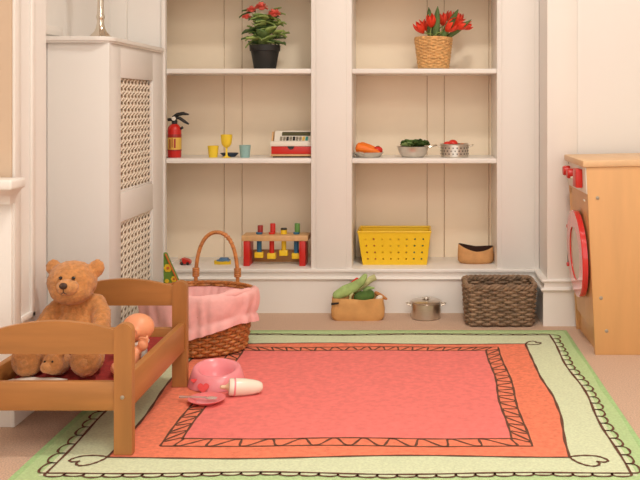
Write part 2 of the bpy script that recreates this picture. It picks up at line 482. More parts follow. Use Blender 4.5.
def curl(p0, dirx, diry, sc_=1.0):
    """heart shaped flourish that leaves a corner of the orange field"""
    raw = [(0, 0), (.012, .004), (.035, .008), (.062, .004), (.078, -.010), (.082, -.022), (.072, -.030), (.058, -.026), (.060, -.036), (.056, -.046), (.044, -.052), (.028, -.046), (.014, -.032), (.004, -.014), (0, 0)]
    pts = []
    P_ = [Vector(r) for r in raw]
    for i in range(len(P_)-1):
        a0 = P_[max(i-1, 0)]; a1 = P_[i]; a2 = P_[i+1]; a3 = P_[min(i+2, len(P_)-1)]
        for k in range(5):
            t = k/5
            q = .5*((2*a1)+(-a0+a2)*t+(2*a0-5*a1+4*a2-a3)*t*t+(-a0+3*a1-3*a2+a3)*t**3)
            pts.append((p0[0]+q.x*dirx*sc_, p0[1]+q.y*diry*sc_))
    pts.append(p0); ribbon(pts, .006, Z+.0003)
curl((.350, 2.045), 1, 1, 1.0)
curl((-.69, 2.045), -1, 1, .95)
curl((.37, 2.985), .9, -1, .7)
curl((-.69, 2.985), -1, -1, .8)
for v in m.bm.verts: v.co.y -= .004+.016*(3.172-v.co.y)/1.285
rug = m.build('rug', [M['green_rug'], M['mid_rug'], M['pale_rug'], M['orange_rug'], M['coral_rug'], M['line_rug']], origin=(-.16, 2.53, 0), ang=50)
tag(rug, 'rectangular rug with coral centre, orange band and pale green scalloped border', 'rug')
RZ = RT+.0025

# ------------------------------------------------------------------ doll bed
bx0, bx1 = -.972, -.658; by0, by1 = 2.045, 2.534
pw = .041
bd = thing('doll_bed', 'pine doll bed with arched ends holding teddy and doll', 'doll bed', ((bx0+bx1)/2, (by0+by1)/2, RZ))
for x in (bx0, bx1):
    for y in (by0, by1):
        m = MB(); a = pw/2; t = .011
        pr = []
        pts = [(-a, 0 if x > -.9 else 0)]
        prof2 = [(-a, RZ)]+[(-a, .285)]+[(-a*math.cos(k*PI/10)*1.0, .285+.018*math.sin(k*PI/10)) for k in range(1, 10)]+[(a, .285), (a, RZ)]
        m.prism([(x+u, y-t, w) for u, w in prof2], (0, 2*t, 0))
        bmesh.ops.bevel(m.bm, geom=[e_ for e_ in m.bm.edges if e_.is_manifold and e_.calc_face_angle(0) > 1.2], offset=.0025, segments=2, affect='EDGES')
        m.build('post', M['pinez'], bd, ang=30)
for y, nm in ((by0, 'footboard'), (by1, 'headboard')):
    m = MB(); n = 24; top = []; x0, x1 = bx0+pw/2-.002, bx1-pw/2+.002
    for k in range(n+1):
        t = k/n; top.append((x0+(x1-x0)*t, y-.008, .287+.021*math.sin(PI*t)**.9 if 0 < t < 1 else .287))
    m.prism([(x0, y-.008, .234), *top, (x1, y-.008, .234)], (0, .016, 0))
    m.build(nm, M['pine'], bd, ang=30)
    m = MB(); m.box(x0, x1, y-.008, y+.008, .105, .171, .003); m.build('end_rail', M['pine'], bd)
for x in (bx0, bx1):
    m = MB(); s = 1 if x > -.9 else -1; xx = x+s*.006
    m.box(xx-.009, xx+.009, by0+.011, by1-.011, .108, .186, .003); m.build('side_rail', M['piney'], bd)
m = MB()
for k in range(6):
    y = by0+.05+k*.077; m.box(bx0+.012, bx1-.012, y-.018, y+.018, .108, .118, .002)
m.build('slat_base', M['pine'], bd)
m = MB(); m.lathe([(.0045, 0), (.0045, .002), (.003, .003)], (0, 0, 0), 12, Matrix.Rotation(PI/2, 3, 'X'));
for v in m.bm.verts: v.co += Vector((bx1-.001, by0-.011, .137))
m.build('bolt', M['screw'], bd)
m = MB(); m.box(bx0+.016, bx1-.016, by0+.012, by1-.012, .119, .150, .010, 3)
mtt = m.build('doll_mattress', M['bed_red'], origin=((bx0+bx1)/2, (by0+by1)/2, .119)); tag(mtt, 'thin red mattress lying in the pine doll bed', 'mattress')
# white crumpled sheet near the foot
m = MB(); rs = []
for i in range(13):
    row = []
    for j in range(13):
        u = i/12; v = j/12
        x = bx0+.03+u*.13; y = by0+.016+v*.05
        z = .1525+.006*(noise.noise(Vector((x*40, y*40, 1)))+.5)
        row.append((x, y, z))
    rs.append(row)
m.rings(rs, False)
sh = m.build('doll_sheet', M['cloth_white'], origin=(-.83, 2.1, .152)); tag(sh, 'crumpled white sheet at near end of doll bed', 'sheet')
md = sh.modifiers.new('s', 'SOLIDIFY'); md.thickness = .002; md.offset = 1

# ------------------------------------------------------------------ teddy bear
bc = Vector((-.893, 2.36, .152))
tb = thing('teddy_bear', 'large brown plush teddy bear sitting up in doll bed', 'teddy bear', bc)
m = MB()
hc = Vector((-.892, 2.35, .336)); hr = Vector((.064, .058, .055))
m.ell(hc, hr); m.ell(hc+Vector((.004, -.02, -.020)), (.054, .042, .036))
for s in (-1, 1):
    m.ell(hc+Vector((s*.056+.003, .012, .033)), (.021, .013, .024), Matrix.Rotation(s*.35, 3, 'Y'))
m.ell((-.888, 2.385, .262), (.05, .046, .052)); m.ell((-.888, 2.375, .208), (.060, .055, .058))
for s in (-1, 1):
    sx = -.886+s*.044
    pts = [(sx, 2.385, .272), (sx+s*.02, 2.365, .25), (sx+s*.031, 2.335, .222), (sx+s*.022, 2.30, .2)]
    m.tube(pts, [.024, .025, .025, .024], 12); m.ell(pts[-1], .025); m.ell(pts[0], .025)
    fx = -.913 if s < 0 else -.775
    lp = [(-.892+s*.035, 2.36, .19), ((-.892+s*.045+fx)/2, 2.26, .19), (fx, 2.15, .188)]
    m.tube(lp, [.04, .037, .034], 12); m.ell((fx, 2.125, .197), (.037, .03, .042))
body = blob(m, .0042, 'body', M['fur'], tb, fuzz=.003, fscale=120, smooth_it=5)
m = MB(); mz = hc+Vector((.008, -.052, -.004)); m.ell(mz, (.029, .024, .022)); blob(m, .003, 'muzzle', M['furlight'], tb, fuzz=.0012, fscale=140, smooth_it=3)
m = MB(); m.ell(mz+Vector((-.002, -.025, .008)), (.0105, .006, .0085)); m.build('nose', M['nose'], tb)
for s in (-1, 1):
    m = MB(); m.ell(hc+Vector((.007+s*.0165, -.0535-.001, .020)), .0046); m.build('eye', M['eye'], tb)
for fx in (-.913, -.775):
    m = MB(); m.ell((fx+.003, 2.099, .197), (.011, .0045, .011)); m.build('paw_pad', M['furlight'], tb)
m = MB(); m.tube([mz+Vector((-.002, -.0235, 0)), mz+Vector((-.002, -.025, -.008)), mz+Vector((-.008, -.0235, -.013))], .0012, 6); m.tube([mz+Vector((-.002, -.025, -.008)), mz+Vector((.006, -.0235, -.013))], .0012, 6); m.build('mouth', M['nose'], tb)

# small plush lying between the feet
sp = thing('plush_toy', 'small brown plush with tan snout between teddy feet', 'soft toy', (-.855, 2.10, .156))
m = MB(); m.ell((-.848, 2.115, .190), (.026, .022, .026)); m.ell((-.846, 2.155, .178), (.022, .045, .024))
for s in (-1, 1): m.ell((-.848+s*.018, 2.118, .212), .009)
blob(m, .003, 'body', M['fur'], sp, .0014, 130, 4)
m = MB(); m.ell((-.857, 2.097, .186), (.014, .011, .013)); m.build('snout', M['furlight'], sp)
for s in (-1, 1):
    m = MB(); m.ell((-.851+s*.009, 2.0955, .2), .0025); m.build('eye', M['eye'], sp)

# ------------------------------------------------------------------ baby doll
hc = Vector((-.709, 2.30, .225))
dl = thing('baby_doll', 'bald vinyl baby doll in white leaning inside doll bed', 'doll', (-.715, 2.3, .152))
m = MB()
m.ell(hc+Vector((.004, 0, .004)), (.041, .036, .036)); m.ell(hc+Vector((-.018, 0, -.012)), (.026, .027, .024))
m.ell(hc+Vector((-.044, 0, -.005)), (.006, .005, .005))                # nose
m.ell(hc+Vector((.008, -.036, -.002)), (.010, .009, .014)); m.ell(hc+Vector((.003, .035, -.004)), (.009, .005, .012))
m.ell(hc+Vector((-.034, -.016, -.014)), .011); m.ell(hc+Vector((-.034, .016, -.014)), .011)
m.tube([hc+Vector((0, 0, -.03)), hc+Vector((.003, 0, -.05))], .015, 12)
m.ell((-.717, 2.30, .172), (.03, .036, .026))
# near arm, elbow bent, hand on the rail
m.tube([(-.716, 2.268, .182), (-.704, 2.25, .172), (-.688, 2.25, .186)], [.013, .0125, .012], 10)
hd = Vector((-.678, 2.250, .198)); m.ell(hd, (.0135, .011, .016), seg=14, rg=10)
for k in range(4):
    b0 = hd+Vector((-.008+.0045*k, -.002, .012)); ln = (.008, .0105, .01, .0075)[k]
    m.tube([b0, b0+Vector((.0005*k, -.003, ln*.6)), b0+Vector((.001*k, -.007, ln))], [.0024, .0023, .002], 6)
m.tube([hd+Vector((.008, -.002, 0)), hd+Vector((.013, -.004, .012)), hd+Vector((.012, -.004, .026))], [.004, .004, .003], 6)
m.tube([(-.718, 2.332, .182), (-.732, 2.35, .172), (-.75, 2.35, .172)], [.013, .0125, .011], 10); m.ell((-.757, 2.35, .172), .011)
for s in (-1, 1):
    m.tube([(-.715+s*.008, 2.29, .166), (-.706+s*.012, 2.21, .168), (-.700+s*.012, 2.15, .166)], [.016, .015, .012], 10)
    m.ell((-.699+s*.012, 2.14, .172), (.010, .013, .014))
blob(m, .0026, 'body', M['skin'], dl, 0, 1, 4)
m = MB(); m.lathe([(.018, -.004), (.029, -.010), (.0335, -.022), (.0345, -.040), (.031, -.040), (.027, -.014), (.0165, -.006)], (-.718, 2.303, .197), 24, sy=1.1); m.build('romper', M['cloth_white'], dl)
m = MB(); m.tube([hc+Vector((.001+.0255*math.cos(a), .027*math.sin(a), -.032+.002*math.sin(5*a))) for a in [2*PI*k/24 for k in range(24)]], .0055, 6, closed=True); m.build('collar', M['cloth_white'], dl)
m = MB(); m.tube([hc+Vector((.008+.008*math.cos(a), -.0445, -.002+.012*math.sin(a))) for a in [PI*.15+PI*1.2*k/12-PI*.1 for k in range(13)]], .0026, 8); m.build('ear_rim', M['skin'], dl)
m = MB(); m.ell(hc+Vector((-.0425, 0, -.018)), (.003, .008, .004)); m.build('mouth', M['lip'], dl)
for s in (-1, 1):
    m = MB(); m.ell(hc+Vector((-.037, s*.014, .006)), (.003, .005, .004)); m.build('eye', M['eye'], dl)

# ------------------------------------------------------------------ weaving
def weave(center, path, z0, z1, rows, r, stakes, taper, mats, name_root, rim_r=None, amp=None, rim_tw=3, flat_=1.0, seedk=0, nper=6, tilt=None):
    """path(t)->(x,y,nx,ny) unit outline around origin; taper(s)->scale for s in 0..1"""
    c = Vector(center); amp = amp or r*.9
    wm = MB(); N = stakes*nper
    def pt(t, s, off, z):
        x, y, nx, ny = path(t, taper(s)); return c+Vector((x+nx*off, y+ny*off, z))
    for k in range(rows):
        s = (k+.5)/rows; z = z0+(z1-z0)*s; pts = []
        for i in range(N):
            t = i/N
            jz = r*.35*noise.noise(Vector((t*9, k*2.3, seedk)))
            pts.append(pt(t, s, amp*math.sin(PI*t*stakes+PI*(k % 2)), z+jz))
        wm.tube(pts, r*(1+.12*math.sin(k*2.1)), 6, closed=True)
    w = wm.build('woven_wall', mats, name_root)
    sm = MB()
    for i in range(stakes):
        t = (i+.5)/stakes-.0
        sm.tube([pt(t, 0, 0, z0), pt(t, .5, 0, (z0+z1)/2), pt(t, 1, 0, z1)], r*.75, 6)
    sm.build('stakes', mats, name_root)
    if rim_r:
        rm = MB()
        for q in range(rim_tw):
            pts = []
            NN = N*2
            for i in range(NN):
                t = i/NN; ph = 2*PI*(t*stakes/1.5//1*0+t*round(stakes/2)+q/rim_tw)
                pts.append(pt(t, 1, rim_r*.6*math.cos(ph), z1+rim_r*.6+rim_r*.6*math.sin(ph)))
            rm.tube(pts, rim_r*.62, 6, closed=True)
        rm.build('rim', mats, name_root)
    bs = MB(); n = 48
    poly = [c+Vector((path(i/n, taper(0))[0]*.99, path(i/n, taper(0))[1]*.99, z0)) for i in range(n)]
    bs.prism(poly, (0, 0, .004)); bs.build('base', mats, name_root)

def ellpath(a, b):
    def f(t, s):
        th = 2*PI*t; x = a*s*math.cos(th); y = b*s*math.sin(th)
        nx, ny = math.cos(th)/a, math.sin(th)/b; l = math.hypot(nx, ny); return x, y, nx/l, ny/l
    return f
def superpath(a, b, e=5.0):
    # evenly spaced superellipse (rounded rectangle)
    K = 720; pts = []
    for k in range(K):
        th = 2*PI*k/K; cth, sth = math.cos(th), math.sin(th)
        pts.append((a*math.copysign(abs(cth)**(2/e), cth), b*math.copysign(abs(sth)**(2/e), sth)))
    L = [0]
    for k in range(K): L.append(L[-1]+math.dist(pts[k], pts[(k+1) % K]))
    def f(t, s):
        d = (t % 1)*L[-1]; lo = 0; hi = K
        while hi-lo > 1:
            mid = (lo+hi)//2
            if L[mid] <= d: lo = mid
            else: hi = mid
        u = (d-L[lo])/max(L[lo+1]-L[lo], 1e-9); p = pts[lo % K]; q = pts[(lo+1) % K]
        x = p[0]+(q[0]-p[0])*u; y = p[1]+(q[1]-p[1])*u
        tx, ty = q[0]-p[0], q[1]-p[1]; l = math.hypot(tx, ty) or 1
        return x*s, y*s, ty/l, -tx/l
    return f

# pink lined moses basket
pc = Vector((-.700, 2.925, 0))
pb = thing('moses_basket', 'oval wicker doll basket with pink lining and cane handle', 'basket', (pc.x, pc.y, RZ))
A, B = .178, .145
weave((pc.x, pc.y, 0), ellpath(A, B), RZ+.004, .188, 17, .0052, 44, lambda s: .84+.16*s, M['wicker'], pb, rim_r=.006)
# handle standing on the back rim
m = MB(); hx0, hx1 = P(197, 280, 3.05).x, P(235, 280, 3.05).x; cx_ = (hx0+hx1)/2; hw = (hx1-hx0)/2
def rimy(x): return pc.y+B*math.sqrt(max(0, 1-((x-pc.x)/A)**2))
hp = []
for k in range(41):
    t = k/40; a = PI*(1-t)
    x = cx_+hw*1.12*math.copysign(abs(math.cos(a))**.9, math.cos(a)); z = .185+.178*abs(math.sin(a))**.75
    y = rimy(cx_+hw*math.cos(a))*.5+rimy(cx_)*.5-.002
    hp.append(Vector((x, y, z)))
m.tube(hp, .0066, 10)
tw = []
for k in range(161):
    t = k/160*40; i = min(int(t), 39); p = hp[i].lerp(hp[i+1], t-i); ph = k*.9
    tw.append(p+Vector((math.cos(ph)*.006*math.sin(PI*k/160), math.sin(ph)*.0065, math.cos(ph)*.003)))
m.tube(tw, .0028, 6)
for p in (hp[1], hp[-2]):
    for j in range(5):
        z = p.z+.004+j*.006
        m.tube([Vector((p.x+.0095*math.cos(a), p.y+.0095*math.sin(a), z)) for a in [2*PI*q/14 for q in range(14)]], .0032, 6, closed=True)
m.build('handle', M['cane'], pb)
# gathered pink lining: inside, over the rim, down outside as a ruffled valance
m = MB(); rs = []; N = 220
def pl_ring(sc_, z, rip, fr=34, drop=None):
    out = []
    for i in range(N):
        th = 2*PI*i/N; nx, ny = math.cos(th), math.sin(th)
        n_ = noise.noise(Vector((nx*3, ny*3, z*14)))
        rp = rip*(math.sin(fr*th+2.2*n_)+.6*n_)
        zz = z+(drop(th) if drop else 0)
        out.append((pc.x+(A*sc_+rp)*nx, pc.y+(B*sc_+rp)*ny, zz+.3*rip*math.cos(17*th)))
    return out
back = lambda th: max(0, math.sin(th))          # 1 at the back
dropf = lambda k: (lambda th: k*(1-.8*max(0, math.sin(th)*1.15)**.6)*(1+.10*math.sin(3*th+.6)))
def fw(th):
    q = min(1, max(0, (-math.sin(th)+.62)/.5)); return q*q*(3-2*q)      # 1 where the cloth folds over the rim, 0 along the back
def mixr(inner_sc, inner_z, sc_, z, rip, k=0):
    a = pl_ring(inner_sc, inner_z, .0015); b = []
    for i in range(N):
        th = 2*PI*i/N; nx, ny = math.cos(th), math.sin(th)
        n_ = noise.noise(Vector((nx*3+5, ny*3, z*9)))
        lean_ = 1-.16*max(0, math.cos(th))**1.2-.1*max(0, math.sin(th))
        zz = z-k*lean_*(1+.10*math.sin(3*th+.6))
        rp = rip*(math.sin(22*th+4*n_+1.5*math.sin(5*th))*(.55+.45*math.sin(3*th+1))+1.1*n_)
        b.append((pc.x+(A*sc_+rp)*nx, pc.y+(B*sc_+rp)*ny, zz))
    return [Vector(a[i]).lerp(Vector(b[i]), fw(2*PI*i/N)) for i in range(N)]
rs.append(pl_ring(.72, .03, .001)); rs.append(pl_ring(.79, .10, .002)); rs.append(pl_ring(.835, .16, .002))
rs.append(mixr(.885, .176, .93, .190, .003)); rs.append(mixr(.885, .178, 1.02, .2065, .0015)); rs.append(mixr(.885, .180, 1.075, .200, .002))
for sc_, k, rip in ((1.09, .018, .003), (1.085, .04, .006), (1.06, .062, .009), (1.045, .083, .006), (1.03, .092, .002), (1.05, .098, .005), (1.06, .112, .008), (1.055, .124, .009)):
    rs.append(mixr(.887, .182, sc_, .204, rip, k))
m.rings(rs, True, True, False)
lo_ = m.build('lining', M['pink'], pb, ang=80)
# folded quilt roll along the front
m = MB(); pts = []; rr = []
for k in range(60):
    t = k/59; th = PI*1.05+t*PI*.87
    pts.append(Vector((pc.x+A*.99*math.cos(th), pc.y+B*.99*math.sin(th), .200+.004*math.sin(t*9))))
    rr.append(.0105+.003*math.sin(t*17)+.002*math.sin(t*39+1))
m.tube(pts, rr, 12); m.build('quilt_roll', M['pink'], pb, ang=80)

# patterned triangular card behind it
m = MB(); y0 = 3.20
a0 = Vector((P(164.5, 253, y0).x, y0, .27)); xl = P(163.5, 253, y0).x; xr = xl+.128
m.prism([(xl, y0, 0), (xr, y0, 0), (a0.x+.004, y0, .268), (xl, y0, .27)], (0, .02, 0))
m.mi = 1
for (px, py, r) in ((168, 268, 4.3), (174, 279, 3.2), (167, 281, 2.2)):
    q = P(px, py, y0)
    for k in range(6):
        an = k*PI/3; mm = aim((0, -1, 0)); m.lathe([(r*.45*y0/F, 0), (r*.45*y0/F, .0015), (.0004, .002)], (q.x+.55*r*y0/F*math.cos(an), y0-.0001, q.z+.55*r*y0/F*math.sin(an)), 10, mm)
m.mi = 2
m.tube([(xr-.004, y0-.002, .004), (a0.x+.004, y0-.002, .267)], .0028, 6)
for (px, py, r) in ((168, 268, 1.6), (174, 279, 1.2)):
    q = P(px, py, y0); m.lathe([(r*y0/F, 0), (r*y0/F, .003), (.0005, .0035)], (q.x, y0, q.z), 10, aim((0, -1, 0)))
o = m.build('triangle_card', [M['cardgreen'], M['cardyellow'], M['cardorange']], origin=(xl, y0, 0)); tag(o, 'green triangular card with yellow flowers behind the pink lined basket', 'card')

# dark willow basket
wb = Vector((.312, 3.315, 0))
dw = thing('willow_basket', 'dark brown rectangular willow basket on the carpet by skirting', 'basket', (wb.x, wb.y, 0))
weave((wb.x, wb.y, 0), superpath(.125, .094, 7), .006, .138, 15, .0055, 30, lambda s: .93+.07*s, M['darkwicker'], dw, rim_r=.009, amp=.0058, nper=6, seedk=4)

# ------------------------------------------------------------------ toy washing machine
wx = .578; wy0, wy1 = 2.868, 3.215; wz = .62; wr = .96
wm = thing('toy_washing_machine', 'birch wood play washing machine with red porthole door', 'toy washing machine', (.76, 3.04, 0))
def lean(b, k=.048):
    for v in b.bm.verts: v.co.x -= k*v.co.z
def rise(b, k=.02):
    for v in b.bm.verts:
        if v.co.z > .5: v.co.z += k*(v.co.x-.55)
m = MB()
m.box(wx, wr, wy0, wy0+.018, 0, wz-.022, .002); m.box(wx, wr, wy1-.018, wy1, 0, wz-.022, .002); m.box(wr-.012, wr, wy0, wy1, 0, wz-.022)
lean(m); rise(m); m.build('body', M['birch'], wm)
m = MB()
# front board with a round port
yc, zc, rr_ = 3.028, .298, .105
n = 32; x0_, x1_ = wx+.002, wx+.016
oc = [(wy0+.018, .075), (wy1-.018, .075), (wy1-.018, .505), (wy0+.018, .505)]
ring = [(yc+rr_*math.cos(2*PI*k/n+PI/4), zc+rr_*math.sin(2*PI*k/n+PI/4)) for k in range(n)]
def border(k):
    t = (2*PI*k/n+PI/4); cy, cz = math.cos(t), math.sin(t)
    s = 1e9
    for lim, comp in ((wy1-.018-yc if cy > 0 else yc-wy0-.018, abs(cy)), (.505-zc if cz > 0 else zc-.075, abs(cz))):
        if comp > 1e-6: s = min(s, lim/comp)
    return yc+cy*s, zc+cz*s
bo = [border(k) for k in range(n)]
for x in (x0_, x1_):
    m.add([(x, y, z) for y, z in ring]+[(x, y, z) for y, z in bo], [[k, (k+1) % n, n+(k+1) % n, n+k] for k in range(n)])
m.add([(x0_, y, z) for y, z in ring]+[(x1_, y, z) for y, z in ring], [[k, (k+1) % n, n+(k+1) % n, n+k] for k in range(n)])
for c4 in oc:
    pass
m.box(x0_, x1_, wy0+.018, wy1-.018, .504, .512)
lean(m); m.build('front_board', M['birch'], wm)
m = MB(); m.box(wx+.012, wx+.024, wy0+.018, wy1-.018, 0, .075); m.build('kick_board', M['birch'], wm)
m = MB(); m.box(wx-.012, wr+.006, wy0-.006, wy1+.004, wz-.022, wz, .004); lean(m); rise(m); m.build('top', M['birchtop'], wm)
m = MB(); m.box(wx-.003, wx+.012, wy0+.004, wy1-.004, .512, wz-.0225, .0015); lean(m); rise(m); m.build('control_panel', M['white'], wm)
LX = lambda z: wx-.048*z
for i, (yy, zz, r) in enumerate(((3.165, .566, .017), (3.085, .562, .017))):
    m = MB(); m.lathe([(r, 0), (r, .02), (r*.86, .024)], (LX(zz)-.003, yy, zz), 20, aim((-1, 0, 0))); m.build('knob', M['red'], wm)
m = MB(); xx = LX(.555)-.003; m.box(xx-.022, xx, 2.925, 2.985, .527, .588, .003); m.build('dial_block', M['red'], wm)
m = MB(); m.tube([(xx-.001, 3.035, .552), (xx-.02, 3.03, .552)], .0045, 10); m.build('pin', M['white'], wm)
m = MB(); m.ell((LX(.57)-.003, 3.18, .592), (.002, .004, .005)); m.build('indicator_light', M['dark'], wm)
# door ring
xo = LX(zc)
m = MB(); ro, ri = .145, .088; prof3 = [(ri, .006), (ro, .006), (ro, .021), (ro-.003, .024), (ri+.003, .024), (ri, .021)]
rs = []
for k in range(49):
    a = 2*PI*k/48; rs.append([(xo-d-.048*(r*math.sin(a)), yc+r*math.cos(a), zc+r*math.sin(a)) for r, d in prof3])
m.rings(rs, True, False, False); dr = m.build('door', M['ringred'], wm, weld=True)
m = MB(); m.lathe([(.0895, 0), (.0895, .004)], (xo-.016, yc, zc), 40, aim((-1, 0, -.048))); m.build('window', M['glass'], dr, origin=None)
m = MB(); m.box(xo-.026, xo-.004, 3.168, 3.182, .362, .376, .003); m.box(xo-.026, xo-.004, 3.168, 3.182, .228, .242, .003); m.mi = 1; m.box(xo-.022, xo-.004, 3.170, 3.180, .242, .362, .002); m.build('hinge_handle', [M['ringred'], M['dark']], dr)
m = MB(); m.lathe([(.1, .0), (.1, .12), (.098, .12), (.098, .002)], (xo+.02, yc, zc), 32, aim((1, 0, 0))); m.build('drum', M['steel'], wm)
m = MB(); m.box(LX(.488)-.0005, LX(.488)+.004, 2.925, 2.95, .483, .489); m.build('badge', M['white'], wm)
for (px, py) in ((600.5, 163.5), (597.5, 198), (601, 298), (606.5, 331)):
    q = P(px, py, wy0); m = MB(); m.lathe([(.0058, -.001), (.0058, .0015), (.004, .0025)], (q.x, wy0, q.z), 14, aim((0, -1, 0))); m.build('screw', M['screw'], wm)

# ------------------------------------------------------------------ potty, bottle, saucer, spoon
pp = Vector((P(217, 385, 2.55).x, 2.549, RZ))
pt_ = thing('doll_potty', 'small pink plastic doll potty with high back on rug', 'doll potty', pp)
m = MB(); N = 56
def potring(a, b, z, lift=0):
    out = []
    for i in range(N):
        th = 2*PI*i/N; c_, s_ = math.cos(th), math.sin(th)
        bk_ = max(0, .5+.5*math.sin(th-.15)); 
        side = abs(math.cos(th))**2
        out.append(pp+Vector((a*c_, b*s_, z+lift*(bk_**1.6)+lift*.25*side*(1 if True else 0))))
    return out
rs = [potring(.082, .072, 0), potring(.081, .071, .006), potring(.077, .067, .018, .003), potring(.071, .061, .029, .014), potring(.066, .057, .035, .022), potring(.060, .051, .037, .0225),
      potring(.050, .042, .034, .018), potring(.042, .034, .024, .006), potring(.036, .030, .014), potring(.025, .022, .009)]
m.rings(rs, True, True, True)
m.build('bowl', M['pinkplastic'], pt_, ang=60)
m = MB()
def heart(c, s, nrm=(0, -1, .28)):
    mm = aim(nrm); n = 22; pts = []
    for k in range(n):
        t = 2*PI*k/n; x = 16*math.sin(t)**3; y = 13*math.cos(t)-5*math.cos(2*t)-2*math.cos(3*t)-math.cos(4*t)
        pts.append((x*s/16, y*s/16))
    d = Vector(nrm).normalized(); ux = Vector((1, 0, 0)); uy = d.cross(ux)*1.0
    if uy.z < 0: uy = -uy
    m.prism([Vector(c)+ux*x+uy*y for x, y in pts], d*.004)
heart(pp+Vector((-.022, -.070, .012)), .016); heart(pp+Vector((-.052, -.050, .026)), .007, (-.6, -1, .28))
m.build('heart_sticker', M['pinkhot'], pt_)

bt = thing('toy_bottle', 'toy milk bottle with pink collar lying on rug', 'toy bottle', (P(245, 385, 2.5).x, 2.51, RZ))
p0 = Vector((P(222, 382, 2.46).x, 2.440, RZ+.026)); p1 = Vector((P(263, 385, 2.47).x, 2.472, RZ+.0165)); dv = (p1-p0); Lb = dv.length; mm = aim(dv)
m = MB(); m.lathe([(.0225, .29*Lb), (.0235, .36*Lb), (.0228, .55*Lb), (.020, .75*Lb), (.0165, .88*Lb), (.013, .95*Lb), (.008, .985*Lb), (.001, Lb)], p0, 28, mm); m.build('body', M['milk'], bt)
m = MB(); m.lathe([(.015, .19*Lb), (.0215, .2*Lb), (.0232, .225*Lb), (.0232, .31*Lb), (.022, .315*Lb)], p0, 28, mm); m.build('collar', M['milk'], bt)
m = MB(); m.lathe([(.0238, .305*Lb), (.0246, .315*Lb), (.0246, .335*Lb), (.0238, .345*Lb)], p0, 28, mm); m.build('band', M['pinkplastic'], bt)
m = MB(); m.lathe([(.003, -.01*Lb), (.0052, .01*Lb), (.0055, .07*Lb), (.005, .11*Lb), (.010, .17*Lb), (.014, .195*Lb)], p0, 18, mm); m.build('teat', M['teat'], bt)

sp_ = Vector((P(206.5, 398, 2.39).x, 2.392, RZ))
sa = thing('toy_saucer', 'pink toy saucer on the rug in front of potty', 'toy plate', sp_)
m = MB(); m.lathe([(.028, 0), (.030, .001), (.036, .005), (.048, .011), (.0495, .0125), (.047, .013), (.035, .0075), (.0285, .0038), (.002, .0035)], sp_, 36, cap1=True); m.build('dish', M['pinkdeep'], sa)
m = MB(); m.lathe([(.028, .0036), (.028, .0046), (.002, .0048)], sp_, 30); m.build('dish_centre', M['pinkplastic'], sa)
sn = thing('toy_spoon', 'clear plastic toy spoon lying across pink saucer', 'toy spoon', sp_+Vector((-.02, 0, .015)))
m = MB(); a = sp_+Vector((-.074, .008, .0125)); b = sp_+Vector((.0, -.004, .0155)); m.tube([a, a.lerp(b, .5), b], [.0038, .003, .0024], 8, flat=1.3); m.build('handle', M['clear'], sn)
m = MB(); m.ell(sp_+Vector((.014, -.006, .0145)), (.016, .010, .0035)); m.build('scoop', M['clear'], sn)

# ------------------------------------------------------------------ steel pot on the floor
def pot(root, c, r, h, mat_, handles=True, lid=False, holes=0, flare=1.0):
    c = Vector(c)
    m = MB(); prof = [(r*.93/flare, 0), (r/flare, .004), (r, h-.003), (r+.003, h), (r+.001, h+.0015), (r-.003, h), (r*.97/flare, .006), (.002, .005)]
    m.lathe(prof, c, 36); m.build('pan_body', mat_, root)
    if handles:
        for s in (-1, 1):
            m = MB(); z = h-.010
            pts = [c+Vector((s*(r-.001), -.016, z)), c+Vector((s*(r+.012), -.015, z+.004)), c+Vector((s*(r+.018), 0, z+.006)), c+Vector((s*(r+.012), .015, z+.004)), c+Vector((s*(r-.001), .016, z))]
            m.tube(pts, .0027, 8); m.build('handle', M['silver'], root)
    if holes:
        m = MB()
        for j in range(3):
            for i in range(holes):
                a = 2*PI*(i+.5*(j % 2))/holes; d = Vector((math.cos(a), math.sin(a), 0))
                m.lathe([(.0028, -.0005), (.0028, .0012), (.001, .0014)], c+d*(r*.985)+Vector((0, 0, h*(.28+.22*j))), 8, aim(d))
        m.build('strainer_holes', M['dark'], root)
pc_ = (.045, 3.368, 0)
po = thing('steel_pot', 'small lidded steel pot on carpet beside paper bag', 'cooking pot', pc_)
pot(po, pc_, .056, .060, M['steel'])
m = MB(); m.lathe([(.058, .0615), (.0585, .064), (.05, .068), (.03, .0705), (.010, .0715), (.009, .074), (.015, .076), (.014, .078), (.002, .079)], pc_, 36); m.build('lid', M['steel'], po)

# ------------------------------------------------------------------ paper bag and vegetables
gb = Vector((-.209, 3.362, 0))
pg = thing('paper_bag', 'open brown paper bag of toy vegetables on carpet', 'paper bag', gb)
m = MB(); N = 72; sup = superpath(.1, .048, 6)
def bagring(s, z, wob, inn_=0):
    out = []
    for i in range(N):
        x, y, nx, ny = sup(i/N, s)
        n_ = noise.noise(Vector((x*22, y*22, z*20+3)))*wob
        out.append(gb+Vector((x+nx*(n_-inn_), y+ny*(n_-inn_), z+.004*noise.noise(Vector((x*30, y*30, 9)))*(z > .05)+(.002 if z < .001 else 0)*0)))
    return out
rs = [bagring(.90, 0, .001), bagring(.98, .012, .004), bagring(.99, .035, .005), bagring(.96, .06, .005), bagring(.96, .079, .005), bagring(.96, .08, .005, .002), bagring(.95, .06, .005, .003), bagring(.94, .012, .002, .004)]
m.rings(rs, True, True, True); m.build('sack', M['paper'], pg, ang=60)
m = MB(); q = gb+Vector((-.082, -.0465, .062)); m.prism([q+Vector((-.014, 0, -.003)), q+Vector((.014, -.001, .002)), q+Vector((.015, -.001, .008)), q+Vector((-.014, 0, .006))], (0, -.0035, 0)); m.build('handle_slot', M['dark'], pg)
